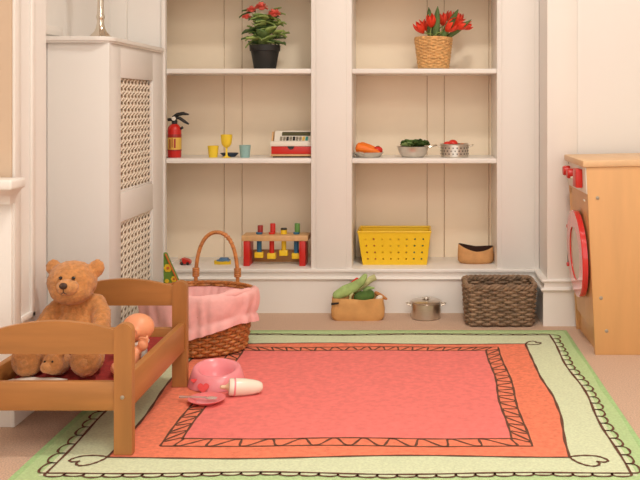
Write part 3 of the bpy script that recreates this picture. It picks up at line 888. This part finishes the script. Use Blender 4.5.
def blobveg(name, label, cat, pts, rad, mt_, extra=None):
    m = MB(); pts = [Vector(p) for p in pts]; m.tube(pts, rad, 14); m.ell(pts[0], rad[0]*.98, seg=14, rg=8); m.ell(pts[-1], rad[-1]*.98, seg=14, rg=8)
    o = blob(m, .0028, name, mt_, origin=pts[0]); return tag(o, label, cat)
Yb = 3.355
blobveg('toy_marrow', 'fat light green toy marrow lying diagonally in paper bag', 'toy vegetable', [P(337, 295, 3.335), P(345, 291, 3.335), P(354, 287, 3.34), P(362, 281, 3.345), P(365, 276, 3.35)], [.017, .022, .020, .015, .010], M['leek'])
lk = thing('toy_leek', 'pale toy leek pointing up right out of paper bag', 'toy vegetable', P(360, 288, 3.38))
m = MB(); m.tube([P(356, 291, 3.385), P(364, 285, 3.385), P(371, 279, 3.385), P(375.5, 277, 3.385)], [.010, .011, .012, .012], 12); m.build('stalk', M['leekpale'], lk)
m = MB(); m.tube([P(364, 291, 3.39), P(369, 288, 3.388), P(374.5, 288, 3.385)], [.011, .008, .003], 10); m.tube([P(352, 293, 3.39), P(356, 291, 3.388), P(360, 289, 3.386)], [.007, .009, .010], 10); m.build('leaves', M['leek'], lk)
o = blobveg('toy_pepper', 'red toy pepper peeking out behind the green marrow', 'toy vegetable', [P(353, 283, 3.37), P(357, 279.5, 3.37)], [.009, .008], M['tomato'])
av = thing('toy_avocado', 'dark green toy vegetable half with pale rim in paper bag', 'toy vegetable', P(361, 297, 3.335))
m = MB(); m.ell(P(362.5, 297.5, 3.338), (.034, .018, .024)); m.ell(P(370, 295, 3.340), (.018, .014, .02)); blob(m, .003, 'rind', M['dkgreen'], av, 0, 1, 3)
m = MB(); m.tube([P(350, 300, 3.325), P(350.5, 296, 3.322), P(353, 293, 3.322)], [.004, .005, .003], 8); m.build('rim', M['leekpale'], av)
o = blobveg('toy_egg', 'white toy egg at right corner of paper bag', 'toy egg', [P(378, 299, 3.345), P(380, 298, 3.345)], [.011, .012], M['eggw'])
o = blobveg('toy_bread', 'brown toy bread stick leaning over right end of paper bag', 'toy bread', [P(376, 293, 3.375), P(381, 296, 3.37), P(386.5, 299, 3.365)], [.008, .009, .005], M['bread'])

# ------------------------------------------------------------------ bottom shelf, left: pounding bench, toy vehicles
Yp = 3.55; kx = Yp/F
bn = thing('pounding_bench', 'wooden hammering bench with red legs and coloured pegs', 'toy', (P(276.5, 264, Yp).x, Yp, SZ))
xa, xb = P(244, 0, Yp).x, P(309.5, 0, Yp).x; zt = .289
m = MB(); m.box(xa, xb, Yp-.055, Yp+.035, zt-.022, zt, .003); m.build('top_board', M['pegbase'], bn)
for px in (249, 304):
    x = P(px, 0, Yp).x; m = MB(); m.box(x-.012, x+.012, Yp-.055, Yp+.035, SZ, zt-.0222, .002); m.build('leg', M['red'], bn)
m = MB(); m.box(P(252.5, 0, Yp).x, P(300.5, 0, Yp).x, Yp+.018, Yp+.03, SZ+.004, SZ+.052, .002); m.build('stretcher', M['pegback'], bn)
for px, up, lo, ztop, zl in ((259.5, 'darkred', 'blue', 225, 252), (272, 'red', 'tomato', 223, 253), (284, 'yellowp', 'yellowp', 228, 250), (296.5, 'peggreen', 'blue', 223, 253)):
    x = P(px, 0, Yp-.01).x; zt_ = P(0, ztop, Yp).z; zl_ = P(0, zl, Yp-.02).z; yq = Yp-.015
    pr = bpy.data.objects.new('peg', None); COL.objects.link(pr); pr.parent = bn; pr.location = Vector((x, yq, zt))-Vector(bn.location)
    m = MB(); m.lathe([(.0095, zl_), (.0095, zt-.0005), (.0125, zt+.001), (.0125, zt+.008 if up != 'yellowp' else zt_-.004)], (x, yq, 0), 16); m.build('shaft', M[lo], pr)
    m = MB()
    if up == 'yellowp': m.lathe([(.0125, zt_-.005), (.0125, zt_), (.011, zt_+.002)], (x, yq, 0), 16); m.build('head', M['dark'], pr)
    else: m.lathe([(.0105, zt+.002), (.0105, zt_-.002), (.009, zt_)], (x+.003, yq+.006, 0), 16); m.build('head', M[up], pr)
    m = MB(); m.box(x-.0165, x+.0165, yq-.014, yq+.014, zl_-.022, zl_, .002); m.build('end_block', M['yellowp'], pr)

q = P(185, 262, 3.54)
rcx = thing('toy_van', 'small red toy vehicle on low shelf left of handle', 'toy vehicle', (q.x, 3.54, SZ))
def loft(m, secs):
    m.rings(secs)
m = MB(); x0 = P(181, 0, 3.54).x; x1 = P(191, 0, 3.54).x
m.prism([(x0, 3.52, SZ+.004), (x1, 3.52, SZ+.004), (x1, 3.52, SZ+.014), (x0+.030, 3.52, SZ+.020), (x0+.012, 3.52, SZ+.026), (x0, 3.52, SZ+.022)], (0, .03, 0)); m.build('body', M['red'], rcx)
m = MB(); m.prism([(x0-.001, 3.519, SZ+.012), (x0+.008, 3.519, SZ+.012), (x0+.010, 3.519, SZ+.024), (x0, 3.519, SZ+.021)], (0, .032, 0)); m.build('cab_window', M['key'], rcx)
for x in (x0+.008, x1-.008):
    m = MB(); m.lathe([(.006, 0), (.006, .036)], (x, 3.517, SZ+.006), 14, aim((0, 1, 0))); m.build('wheels', M['dark'], rcx)
q = P(222.5, 262, 3.54)
bo_ = thing('toy_boat', 'blue and yellow toy boat on low shelf, inside the handle', 'toy vehicle', (q.x, 3.54, SZ))
m = MB(); rs = []
for k in range(13):
    t = k/12; x = P(214.5, 0, 3.54).x+t*.064; w = .018*math.sin(PI*min(1, max(.06, t*.94+.03)))**.5
    rs.append([(x, 3.54-w*.5, SZ+.0), (x, 3.54-w, SZ+.012+.006*abs(t-.5)), (x, 3.54+w, SZ+.012+.006*abs(t-.5)), (x, 3.54+w*.5, SZ+.0)])
m.rings(rs); m.build('hull', M['yellowp'], bo_)
m = MB(); m.box(q.x-.012, q.x+.024, 3.528, 3.552, SZ+.0125, SZ+.026, .005, 3); m.box(q.x-.022, q.x+.030, 3.526, 3.554, SZ+.012, SZ+.018, .003); m.build('cabin', M['boatblue'], bo_)

# ------------------------------------------------------------------ middle shelf left
Ye = 3.52
ec = Vector((P(174.5, 0, Ye).x, Ye, S1))
fe = thing('toy_fire_extinguisher', 'red toy fire extinguisher with black lever on middle shelf', 'fire extinguisher', ec)
m = MB(); m.lathe([(.024, 0), (.0262, .003), (.0262, .108), (.024, .118), (.016, .127), (.010, .131), (.009, .134)], ec, 30); m.build('cylinder', M['red'], fe)
m = MB(); m.lathe([(.0265, .03), (.0268, .031), (.0268, .085), (.0265, .086)], ec, 30, cap0=False, cap1=False); m.mi = 1
m.lathe([(.0267, .078), (.0271, .0785), (.0271, .090), (.0267, .091)], ec, 30, cap0=False, cap1=False); m.lathe([(.0267, .026), (.0271, .0265), (.0271, .031), (.0267, .032)], ec, 30, cap0=False, cap1=False)
for a0, a1, z0, z1 in ((-2.1, -1.9, .036, .072), (-1.72, -1.58, .04, .076), (-1.4, -1.15, .038, .074)):
    pts = []
    for a in (a0, a1): pts += [ec+Vector((.0272*math.cos(a), .0272*math.sin(a), z0)), ec+Vector((.0272*math.cos(a), .0272*math.sin(a), z1))]
    m.add([pts[0], pts[2], pts[3], pts[1]], [[0, 1, 2, 3]])
m.build('label', [M['label'], M['darkred']], fe)
m = MB(); m.lathe([(.011, .131), (.011, .142), (.008, .15), (.0075, .16)], ec, 18); m.box(ec.x-.027, ec.x+.008, Ye-.006, Ye+.006, S1+.142, S1+.154, .003)
m.build('valve', M['black'], fe)
m = MB(); t = ec+Vector((0, 0, .16)); m.tube([t+Vector((-.006, 0, -.004)), t+Vector((.012, 0, .008)), t+Vector((.034, 0, .012)), t+Vector((.056, 0, .008))], [.006, .0075, .007, .003], 10)
m.tube([t+Vector((.0, 0, -.004)), t+Vector((.02, 0, -.006)), t+Vector((.04, 0, -.02)), t+Vector((.056, 0, -.03))], [.006, .0065, .006, .003], 10); m.build('lever', M['black'], fe)
m = MB(); m.lathe([(.008, 0), (.008, .006), (.003, .007)], t+Vector((0, -.009, -.008)), 14, aim((0, -1, 0))); m.build('gauge', M['white'], fe)
m = MB(); m.tube([ec+Vector((.024, -.004, .112)), ec+Vector((.034, -.004, .118))], .005, 10); m.build('nozzle', M['black'], fe)

Yc = 3.52
def cup(name, label, px, r0, r1, h, mt_, Yq=Yc):
    c = Vector((P(px, 0, Yq).x, Yq, S1)); m = MB()
    m.lathe([(r0*.95, 0), (r0, .002), (r1, h), (r1-.0015, h), (r0-.002, .004), (.002, .004)], c, 26); o = m.build(name, mt_, origin=c); return tag(o, label, 'toy cup')
cup('toy_tumbler', 'yellow plastic tumbler on shelf left of the goblet', 213.2, .017, .0215, .046, M['cupyellow'])
cup('toy_tumbler', 'pale blue plastic tumbler standing on the middle shelf', 245, .0185, .0225, .048, M['cupblue'])
gc = Vector((P(226.5, 0, Yc-.01).x, Yc-.01, S1))
gl = thing('toy_goblet', 'yellow plastic toy goblet with stem on middle shelf', 'toy goblet', gc)
m = MB(); m.lathe([(.004, .038), (.012, .043), (.019, .053), (.0215, .07), (.0225, .09), (.021, .09), (.018, .057), (.002, .044)], gc, 28); m.build('bowl', M['cupyellow'], gl)
m = MB(); m.lathe([(.016, 0), (.0165, .002), (.007, .005), (.004, .012), (.004, .04)], gc, 24); m.build('stem', M['cupyellow'], gl)
sc_c = Vector((P(229.5, 0, 3.575).x, 3.575, S1)); m = MB(); m.lathe([(.022, 0), (.025, .002), (.035, .012), (.036, .015), (.033, .014), (.022, .005), (.002, .004)], sc_c, 30)
o = m.build('toy_saucer', M['navy'], origin=sc_c); tag(o, 'dark blue toy saucer behind the yellow goblet on shelf', 'toy plate')

# cash register
Yr = 3.50
xa, xb = P(270.5, 0, Yr).x, P(311.5, 0, Yr).x
xb = min(xb, -.398)
cr = thing('toy_cash_register', 'wooden toy till with red drawer at right of shelf', 'toy cash register', ((xa+xb)/2, Yr+.05, S1))
m = MB(); m.box(xa, xb, Yr, Yr+.13, S1+.006, S1+.014, .001); m.box(xa, xb, Yr+.02, Yr+.13, S1+.014, S1+.046, .001)
m.prism([(xa, Yr+.008, S1+.046), (xa, Yr+.06, S1+.046), (xa, Yr+.06, S1+.1), (xa, Yr+.045, S1+.1)], (.006, 0, 0))
m.build('wood_case', M['pegbase'], cr)
m = MB(); m.box(xa+.008, xb-.008, Yr+.01, Yr+.12, S1, S1+.006); m.build('base', M['dark'], cr)
m = MB(); m.box(xa+.003, xb-.001, Yr-.002, Yr+.02, S1+.0145, S1+.044, .0015); dd_ = m.build('drawer', M['red'], cr)
m = MB(); xm = (xa+xb)/2+.0; n = 10
m.prism([(xm+.013*math.cos(PI+PI*k/n), Yr-.004, S1+.0445+.0125*math.sin(PI+PI*k/n)) for k in range(n+1)], (0, .003, 0)); m.build('finger_notch', M['dark'], dd_)
m = MB(); m.box(xa-.001, xb, Yr-.004, Yr+.05, S1+.0445, S1+.064, .0025); m.build('counter_slab', M['white'], cr)
m = MB(); sl0 = Vector((0, Yr+.012, S1+.064)); sl1 = Vector((0, Yr+.048, S1+.103))
m.prism([(xa+.012, sl0.y, sl0.z), (xa+.012, sl1.y, sl1.z), (xa+.012, Yr+.1, sl1.z), (xa+.012, Yr+.1, sl0.z)], (xb-xa-.014, 0, 0)); m.build('sloping_panel', M['white'], cr)
dn = Vector((0, -(sl1.z-sl0.z), sl1.y-sl0.y)).normalized()
def onslope(x, t): return Vector((x, sl0.y+(sl1.y-sl0.y)*t, sl0.z+(sl1.z-sl0.z)*t))
m = MB(); m.prism([onslope(xa+.04, .52), onslope(xb-.008, .52), onslope(xb-.008, .86), onslope(xa+.04, .86)], dn*.0025); m.build('display', M['screen'], cr)
for i in range(9):
    x = xa+.034+i*.0125; m = MB()
    for t0, t1 in ((.05, .2), (.25, .4)):
        m.prism([onslope(x, t0), onslope(x+.0095, t0), onslope(x+.0095, t1), onslope(x, t1)], dn*.003)
    m.build('keys', M[('key', 'key', 'dark', 'key', 'dark', 'key', 'key', 'label', 'teal')[i]], cr)

# ------------------------------------------------------------------ middle shelf right: pans and food
Yk = 3.54; kk = Yk/F
c = Vector((P(368.5, 0, Yk).x, Yk, S1))
fp = thing('toy_frying_pan', 'shallow steel toy pan holding carrots on middle shelf', 'toy pan', c)
m = MB(); m.lathe([(.042, 0), (.046, .001), (.060, .018), (.062, .0205), (.060, .020), (.045, .003), (.002, .003)], c, 36); m.build('pan_body', M['steel'], fp)
m = MB(); hb = c+Vector((-.032, -.052, .018)); m.tube([hb+Vector((-.016, .0, .0)), hb+Vector((-.014, -.012, .0035)), hb+Vector((0, -.018, .005)), hb+Vector((.014, -.018, .0035)), hb+Vector((.018, -.006, 0))], .0025, 8); m.build('handle', M['silver'], fp)
def carrot(a, b, r, label):
    cr_ = thing('toy_carrot', label, 'toy vegetable', a); a = Vector(a); b = Vector(b)
    m = MB(); mm = aim(b-a); L = (b-a).length; m.lathe([(r*.5, -.002), (r*.92, .004), (r, L*.15), (r*.8, L*.5), (r*.45, L*.85), (r*.15, L)], a, 18, mm); m.build('root', M['orange'], cr_)
carrot(c+Vector((-.046, -.014, .040)), c+Vector((.048, -.026, .018)), .021, 'front orange toy carrot sloping across the shallow pan')
carrot(c+Vector((-.036, .022, .044)), c+Vector((.045, .016, .026)), .017, 'orange toy carrot lying at the back of shallow pan')
def ball(name, label, cat, c, r, mt_, stem=True):
    t = thing(name, label, cat, Vector(c)-Vector((0, 0, r*.86)))
    m = MB(); m.lathe([(.0006+r*math.sin(PI*k/12), -r*.86*math.cos(PI*k/12)) for k in range(13)], c, 20); m.build('flesh', mt_, t)
    if stem:
        m = MB(); c = Vector(c)
        for k in range(5):
            a = 2*PI*k/5; m.tube([c+Vector((0, 0, r*.87)), c+Vector((.4*r*math.cos(a), .4*r*math.sin(a), r*.84))], [.0018, .0008], 6)
        m.build('calyx', M['dkgreen'], t)
ball('toy_tomato', 'red toy tomato at right side of shallow pan', 'toy vegetable', c+Vector((.036, .012, .026)), .019, M['tomato'])
ball('toy_tomato', 'red toy tomato peeping above carrots at pan back', 'toy vegetable', c+Vector((-.022, .036, .034)), .016, M['tomato'], False)
c = Vector((P(413, 0, Yk).x, Yk, S1))
wk = thing('toy_wok', 'round steel toy wok of salad leaves on middle shelf', 'toy pan', c)
m = MB(); m.lathe([(.038, 0), (.042, .001), (.052, .012), (.058, .026), (.063, .041), (.0645, .043), (.062, .042), (.05, .014), (.04, .003), (.002, .003)], c, 36); m.build('pan_body', M['steel'], wk)
m = MB(); m.tube([c+Vector((.060, .012, .038)), c+Vector((.080, .014, .044)), c+Vector((.092, .020, .047))], [.004, .0045, .0045], 10, flat=1.6); m.build('handle', M['silver'], wk)
# lettuce
lt = thing('toy_lettuce', 'ruffled green toy lettuce filling the steel wok', 'toy vegetable', c+Vector((0, 0, .02)))
def leafsheet(m, base, d, L, W, curl=.4, ruff=.1, up=Vector((0, 0, 1)), n=8, wn=6, twist=0):
    d = Vector(d).normalized(); s = d.cross(up)
    if s.length < 1e-3: s = Vector((1, 0, 0))
    s.normalize(); u = s.cross(d).normalized()
    if twist: R_ = Matrix.Rotation(twist, 3, d); s = R_ @ s; u = R_ @ u
    rows = []
    for i in range(n+1):
        t = i/n; w = W*math.sin(PI*min(.98, .06+.92*t)**.8)**.8 if i < n else W*.04
        cen = Vector(base)+d*L*t-u*curl*L*t*t
        rows.append([cen+s*w*(j/wn*2-1)+u*(abs(j/wn*2-1)**2*W*.35+ruff*W*math.sin(t*11+j*2.3)) for j in range(wn+1)])
    m.rings(rows, False)
m = MB()
for k in range(14):
    a = 2*PI*k/14+.2; e = .35+.35*(k % 3)
    leafsheet(m, c+Vector((.008+.018*math.cos(a), .018*math.sin(a), .042)), (math.cos(a)*.9, math.sin(a)*.9, e+.2), .040, .024, .35, .25)
lv = m.build('leaves', M['dkgreen'], lt, ang=180); md = lv.modifiers.new('s', 'SOLIDIFY'); md.thickness = .0018
m = MB()
for k in range(6):
    a = PI*.95+k*.3; leafsheet(m, c+Vector((-.012, -.020, .040)), (math.cos(a), math.sin(a)*.6, .6), .034, .02, .3, .25)
lv = m.build('pale_leaves', M['leek'], lt, ang=180); md = lv.modifiers.new('s', 'SOLIDIFY'); md.thickness = .0018
c = Vector((P(454.5, 0, Yk).x, Yk, S1))
cl = thing('toy_colander', 'steel toy colander pot at right end of shelf', 'toy pot', c)
pot(cl, c, .055, .052, M['steel'], True, holes=22)
ball('toy_tomato', 'left red toy tomato rising above steel colander rim', 'toy vegetable', c+Vector((-.028, -.01, .048)), .017, M['tomato'], False)
ball('toy_tomato', 'larger red toy tomato in middle of steel colander', 'toy vegetable', c+Vector((-.006, .012, .052)), .019, M['tomato'], False)
ball('toy_orange', 'small orange toy fruit at right inside steel colander', 'toy fruit', c+Vector((.030, -.008, .042)), .014, M['orange'], False)

# ------------------------------------------------------------------ bottom shelf right: crate and pouch
Yf = 3.52; zb = SZ; zh = P(0, 231, Yf).z
c0, c1 = P(363, 0, Yf).x, P(426.5, 0, Yf).x; t0, t1 = P(358, 0, Yf).x, P(430.5, 0, Yf).x
ct = thing('plastic_crate', 'yellow plastic crate with rows of round holes on bottom shelf', 'crate', ((c0+c1)/2, Yf+.07, zb))
D = .15
bot = [Vector((c0, Yf+.006, zb)), Vector((c1, Yf+.006, zb)), Vector((c1, Yf+D-.004, zb)), Vector((c0, Yf+D-.004, zb))]
top = [Vector((t0, Yf-.002, zh)), Vector((t1, Yf-.002, zh)), Vector((t1, Yf+D+.006, zh)), Vector((t0, Yf+D+.006, zh))]
def holed(m, a, b, c_, d, nu, nv, hole, u0=.03, u1=.97, v0=.08, v1=.86):
    bl = lambda u, v: (a.lerp(b, u)).lerp(d.lerp(c_, u), v)
    def quad(ua, ub, va, vb): m.add([bl(ua, va), bl(ub, va), bl(ub, vb), bl(ua, vb)], [[0, 1, 2, 3]])
    quad(0, 1, 0, v0); quad(0, 1, v1, 1); quad(0, u0, v0, v1); quad(u1, 1, v0, v1)
    W = (a-b).length; Hh = (a-d).length
    for i in range(nu):
        for j in range(nv):
            ua = u0+(u1-u0)*i/nu; ub = u0+(u1-u0)*(i+1)/nu; va = v0+(v1-v0)*j/nv; vb = v0+(v1-v0)*(j+1)/nv
            uc, vc = (ua+ub)/2, (va+vb)/2
            K = 16; inner = []; outer = []
            for k in range(K):
                an = PI/4+2*PI*k/K; cu, cv = math.cos(an), math.sin(an)
                inner.append(bl(uc+hole/W*cu, vc+hole/Hh*cv))
                s = 1/max(abs(cu), abs(cv)); outer.append(bl(uc+(ub-ua)/2*cu*s, vc+(vb-va)/2*cv*s))
            m.add(inner+outer, [[k, (k+1) % K, K+(k+1) % K, K+k] for k in range(K)])
for i, (nu, nm) in enumerate(((8, 'front_wall'), (5, 'side_wall'), (8, 'back_wall'), (5, 'side_wall'))):
    j = (i+1) % 4; m = MB(); holed(m, bot[i], bot[j], top[j], top[i], nu, 4, .0036)
    o = m.build(nm, M['yellow'], ct, weld=True, smooth=False); md = o.modifiers.new('s', 'SOLIDIFY'); md.thickness = .0035; md.offset = 0
m = MB(); m.prism(bot, (0, 0, .004)); m.build('base', M['yellow'], ct)
m = MB(); N = 4; e = .004
rs = []
for o_, z_ in ((-.001, zh-.014), (.005, zh-.014), (.005, zh), (-.001, zh)):
    pass
for i in range(4):
    a = top[i]; b = top[(i+1) % 4]; m.tube([a-Vector((0, 0, .004)), b-Vector((0, 0, .004))], .0042, 8); 
m.build('rim', M['yellow'], ct)
def boxthing(name, label, cat, x0, x1, y0, y1, z0, z1, mt_):
    m = MB(); m.box(x0, x1, y0, y1, z0, z1, min(.006, (x1-x0)*.2), 2); return tag(m.build(name, mt_, origin=((x0+x1)/2, (y0+y1)/2, z0)), label, cat)
boxthing('toy_block', 'pink toy block seen through left holes of yellow crate', 'toy', c0+.01, c0+.055, Yf+.014, Yf+.06, zb+.0045, zh-.03, M['toypink'])
boxthing('toy_block', 'teal toy block seen through right holes of yellow crate', 'toy', c1-.075, c1-.01, Yf+.014, Yf+.06, zb+.0045, zh-.03, M['teal'])

pcn = Vector((.2455, 3.575, SZ))
ph_ = thing('suede_pouch', 'soft tan suede pouch with dark open top on bottom shelf', 'pouch', pcn)
m = MB(); N = 64
def pring(a, b, z, dip, wob=.002, dx=0):
    out = []
    for i in range(N):
        th = 2*PI*i/N; c_, s_ = math.cos(th), math.sin(th)
        x = a*math.copysign(abs(c_)**.8, c_); y = b*s_
        zz = z-dip*(1-(x/a)**2)*(1 if s_ < 0 else .35)+dip*.6*max(0, -x/a)
        n_ = noise.noise(Vector((x*30, y*30, z*30)))*wob
        out.append(pcn+Vector((x+dx+n_, y+n_, zz)))
    return out
rs = [pring(.062, .035, .0, 0, 0), pring(.0715, .043, .010, 0, .001), pring(.072, .045, .032, .001, .001), pring(.0705, .040, .050, .009, .002), pring(.069, .036, .066, .017, .002)]
m.rings(rs, True, True, False)
rs = [pring(.069, .036, .066, .017, .002), pring(.067, .034, .0665, .017, .002), pring(.067, .036, .046, .007, .0015), pring(.06, .034, .008, 0)]
m.mi = 1; m.rings(rs, True, False, True)
m.build('skin', [M['suede'], M['suedein']], ph_, ang=70, weld=True)

# ------------------------------------------------------------------ top shelf: potted plant, tulips
Yt = 3.55
c = Vector((P(265, 0, Yt).x, Yt, S2))
fpn = thing('potted_plant', 'flowering plant with coral blooms in a black pot', 'potted plant', c)
m = MB(); m.lathe([(.042, 0), (.043, .002), (.055, .072), (.0595, .073), (.061, .094), (.059, .096), (.0565, .094), (.054, .07), (.05, .068), (.002, .068)], c, 36); m.build('pot', M['black'], fpn)
m = MB(); m.lathe([(.054, .07), (.054, .082), (.03, .086), (.001, .087)], c, 24); m.build('soil', M['dark'], fpn)
lm = MB(); sm = MB(); rnd = random.Random(11)
for k in range(62):
    a = rnd.uniform(0, 2*PI); rad = rnd.uniform(0, .048); h = rnd.uniform(.10, .205); 
    b0 = c+Vector((rad*.4*math.cos(a), rad*.4*math.sin(a), .086)); b1 = c+Vector((rad*1.05*math.cos(a), rad*1.05*math.sin(a), h))
    if k % 2 == 0: sm.tube([b0, b0.lerp(b1, .5)+Vector((0, 0, .01)), b1], .0014, 5)
    el = rnd.uniform(-.1, 1.0)
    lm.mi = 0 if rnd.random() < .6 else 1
    leafsheet(lm, b1, (math.cos(a), math.sin(a), el), rnd.uniform(.036, .056), rnd.uniform(.018, .030), rnd.uniform(.1, .5), .06)
for px, py, dx, dz in ((250, 37, -1, -.25), (249, 43, -1, -.55), (281, 22, 1, .1), (282, 34, 1, -.1), (244, 14, -1, -.2), (248, 10, -1, .3), (276, 9, .7, .6), (280, 13, 1, .2)):
    q = P(px, py, Yt-.01); cc = c+Vector((0, 0, .16)); dd_ = Vector((dx, -.25, dz)).normalized()
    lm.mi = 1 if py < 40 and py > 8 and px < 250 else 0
    leafsheet(lm, q-dd_*.03, dd_, .052, .016, .25, .05); sm.tube([c+Vector((0, 0, .1)), cc.lerp(q-dd_*.03, .5), q-dd_*.03], .0013, 5)
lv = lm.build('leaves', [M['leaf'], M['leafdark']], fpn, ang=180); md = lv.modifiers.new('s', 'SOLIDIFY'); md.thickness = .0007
sm.build('stems', M['stem'], fpn)
for px, py, r in ((261.5, 8, .027), (252, 10.5, .022), (274, 14.5, .027), (246.5, 17.5, .018)):
    q = P(px, py, Yt-.035); m = MB(); rnd2 = random.Random(int(px*7))
    for k in range(46):
        a = rnd2.uniform(0, 2*PI); el = rnd2.uniform(-.15, 1.4); d = Vector((math.cos(a)*math.cos(el), math.sin(a)*math.cos(el), math.sin(el)*.6))
        leafsheet(m, q+d*r*.25, d, r*.78, r*.26, .2, .1, n=4, wn=3)
    m.ell(q, (r*.5, r*.5, r*.35), seg=10, rg=6)
    m.build('flower', M['coralfl'], fpn, ang=180)

c = Vector((P(433.5, 0, Yt).x, Yt, S2))
tbk = thing('tulip_basket', 'pale woven basket standing on the top shelf', 'basket', c)
weave((c.x, c.y, S2), ellpath(.072, .072), .003, .121, 19, .0034, 22, lambda s: .79+.21*s, M['straw'], tbk, rim_r=.0036, nper=5)
m = MB(); m.lathe([(.050, .004), (.062, .112), (.002, .113)], c, 28); m.build('liner', M['straw'], tbk)
# tulips: label, bloom px, size, lean
TS = 1.28
tl = [('orange-red tulip drooping at far left of basket', (419.5, 27), (-.55, -.6, .75), .044), ('red tulip second from left in the woven basket', (427, 24), (.1, -.4, .9), .038), ('tall red tulip left of centre with pale base', (431, 20), (-.05, -.5, 1), .042),
      ('red tulip in the middle between two pointed leaves', (442.5, 18.5), (-.05, -.35, 1), .040), ('highest red tulip at the back of bunch', (450, 15.5), (.25, -.1, 1), .036), ('big red tulip lying forward above right basket rim', (452, 25.5), (.62, -.75, .55), .052),
      ('red tulip at upper right, behind the large bloom', (458.5, 18), (.3, -.2, 1), .040), ('red tulip bending right below dark leaf tip', (461.5, 25), (.8, -.35, .3), .044), ('red tulip furthest right, drooping outward', (467.5, 26), (1, -.3, .25), .036)]
rnd = random.Random(4)
for i, (lab, (px, py), d, sz) in enumerate(tl):
    dep = (-.055, .01, -.045, .0, .045, -.075, .03, -.045, .0)[i]; sz *= TS
    cen = P(px, py, Yt+dep); d = Vector(d).normalized(); b0 = cen-d*sz*.55
    t = thing('tulip', lab, 'tulip', b0)
    base = c+Vector((.03*math.cos(i*2.1), .03*math.sin(i*2.1), .118))
    m = MB(); m.tube([base, base.lerp(b0, .5)+Vector((0, 0, .008)), b0], .0025, 6); m.build('stem', M['stem'], t)
    m = MB(); mm = aim(d)
    for k in range(6):
        a = 2*PI*k/6+.3; rr_ = sz*(.37 if k % 2 else .32); rows = []
        for u in range(8):
            tt = u/7; rad = rr_*(math.sin(PI*(.06+.66*tt))**.8); hgt = sz*tt*(1 if k % 2 else .95); hw = .95*math.sin(PI*min(.97, .2+.78*tt))**.7
            rows.append([b0+mm @ Vector((rad*math.cos(a+hw*w*.62), rad*math.sin(a+hw*w*.62), hgt*(1-.06*abs(w)))) for w in (-1, -.5, 0, .5, 1)])
        m.rings(rows, False)
    bl_ = m.build('petals', M['tulip'], t, ang=180); md = bl_.modifiers.new('s', 'SOLIDIFY'); md.thickness = .001
    m = MB()
    lf = {0: None, 1: ((428.5, 7), .016), 2: ((437.5, 6), .015), 3: ((438, 24), .014), 4: ((452, 22), .013), 5: ((458, 9.5), .014), 6: None, 7: ((471.5, 19.5), .011), 8: ((449, 34), .012)}[i]
    if lf:
        tip = P(lf[0][0], lf[0][1], Yt+dep-.008); bs_ = c+Vector(((tip.x-c.x)*.35, (tip.y-c.y)*.4-.012, .122)); dv = tip-bs_
        leafsheet(m, bs_, dv, dv.length, lf[1], .0, .04, n=10, twist=rnd.uniform(-.3, .3), up=Vector((0, 1, .1)))
        l_ = m.build('leaf', M['leafdark'], t, ang=180); md = l_.modifiers.new('s', 'SOLIDIFY'); md.thickness = .0012
    else: m.bm.free()

# ------------------------------------------------------------------ light, world, camera
def area(name, loc, size, power, col, rot=(0, 0, 0), sy=None, spread=None):
    l = bpy.data.lights.new(name, 'AREA'); l.energy = power; l.color = col; l.size = size
    if sy: l.shape = 'RECTANGLE'; l.size_y = sy
    if spread: l.spread = spread
    o = bpy.data.objects.new(name, l); COL.objects.link(o); o.location = loc; o.rotation_euler = rot; return o
warm = (1, .945, .865)
area('ceiling_key_fill', (.1, 1.95, 2.40), .22, 20, warm)  # key: ceiling lamp that throws the shelf shadows
area('ceiling_key_fill', (.4, .1, 2.40), 1.4, 42, warm)  # unseen fill light added to brighten the alcove and wall fronts
w = bpy.data.worlds.new('world'); scene.world = w; w.use_nodes = True
w.node_tree.nodes['Background'].inputs[0].default_value = (1, .955, .885, 1); w.node_tree.nodes['Background'].inputs[1].default_value = 1.55

cd = bpy.data.cameras.new('camera'); cam = bpy.data.objects.new('camera', cd); COL.objects.link(cam)
cam.location = (0, 0, H); cam.rotation_euler = (PI/2, 0, 0)
cd.sensor_width = 36; cd.sensor_fit = 'HORIZONTAL'; cd.lens = 36*F/640
cd.shift_x = (320-CX)/640; cd.shift_y = -(240-CY)/640
cd.clip_start = .02
scene.camera = cam
vs = scene.view_settings; vs.view_transform = 'Standard'; vs.look = 'None'; vs.gamma = 1; vs.use_curve_mapping = False; vs.exposure = -0.12
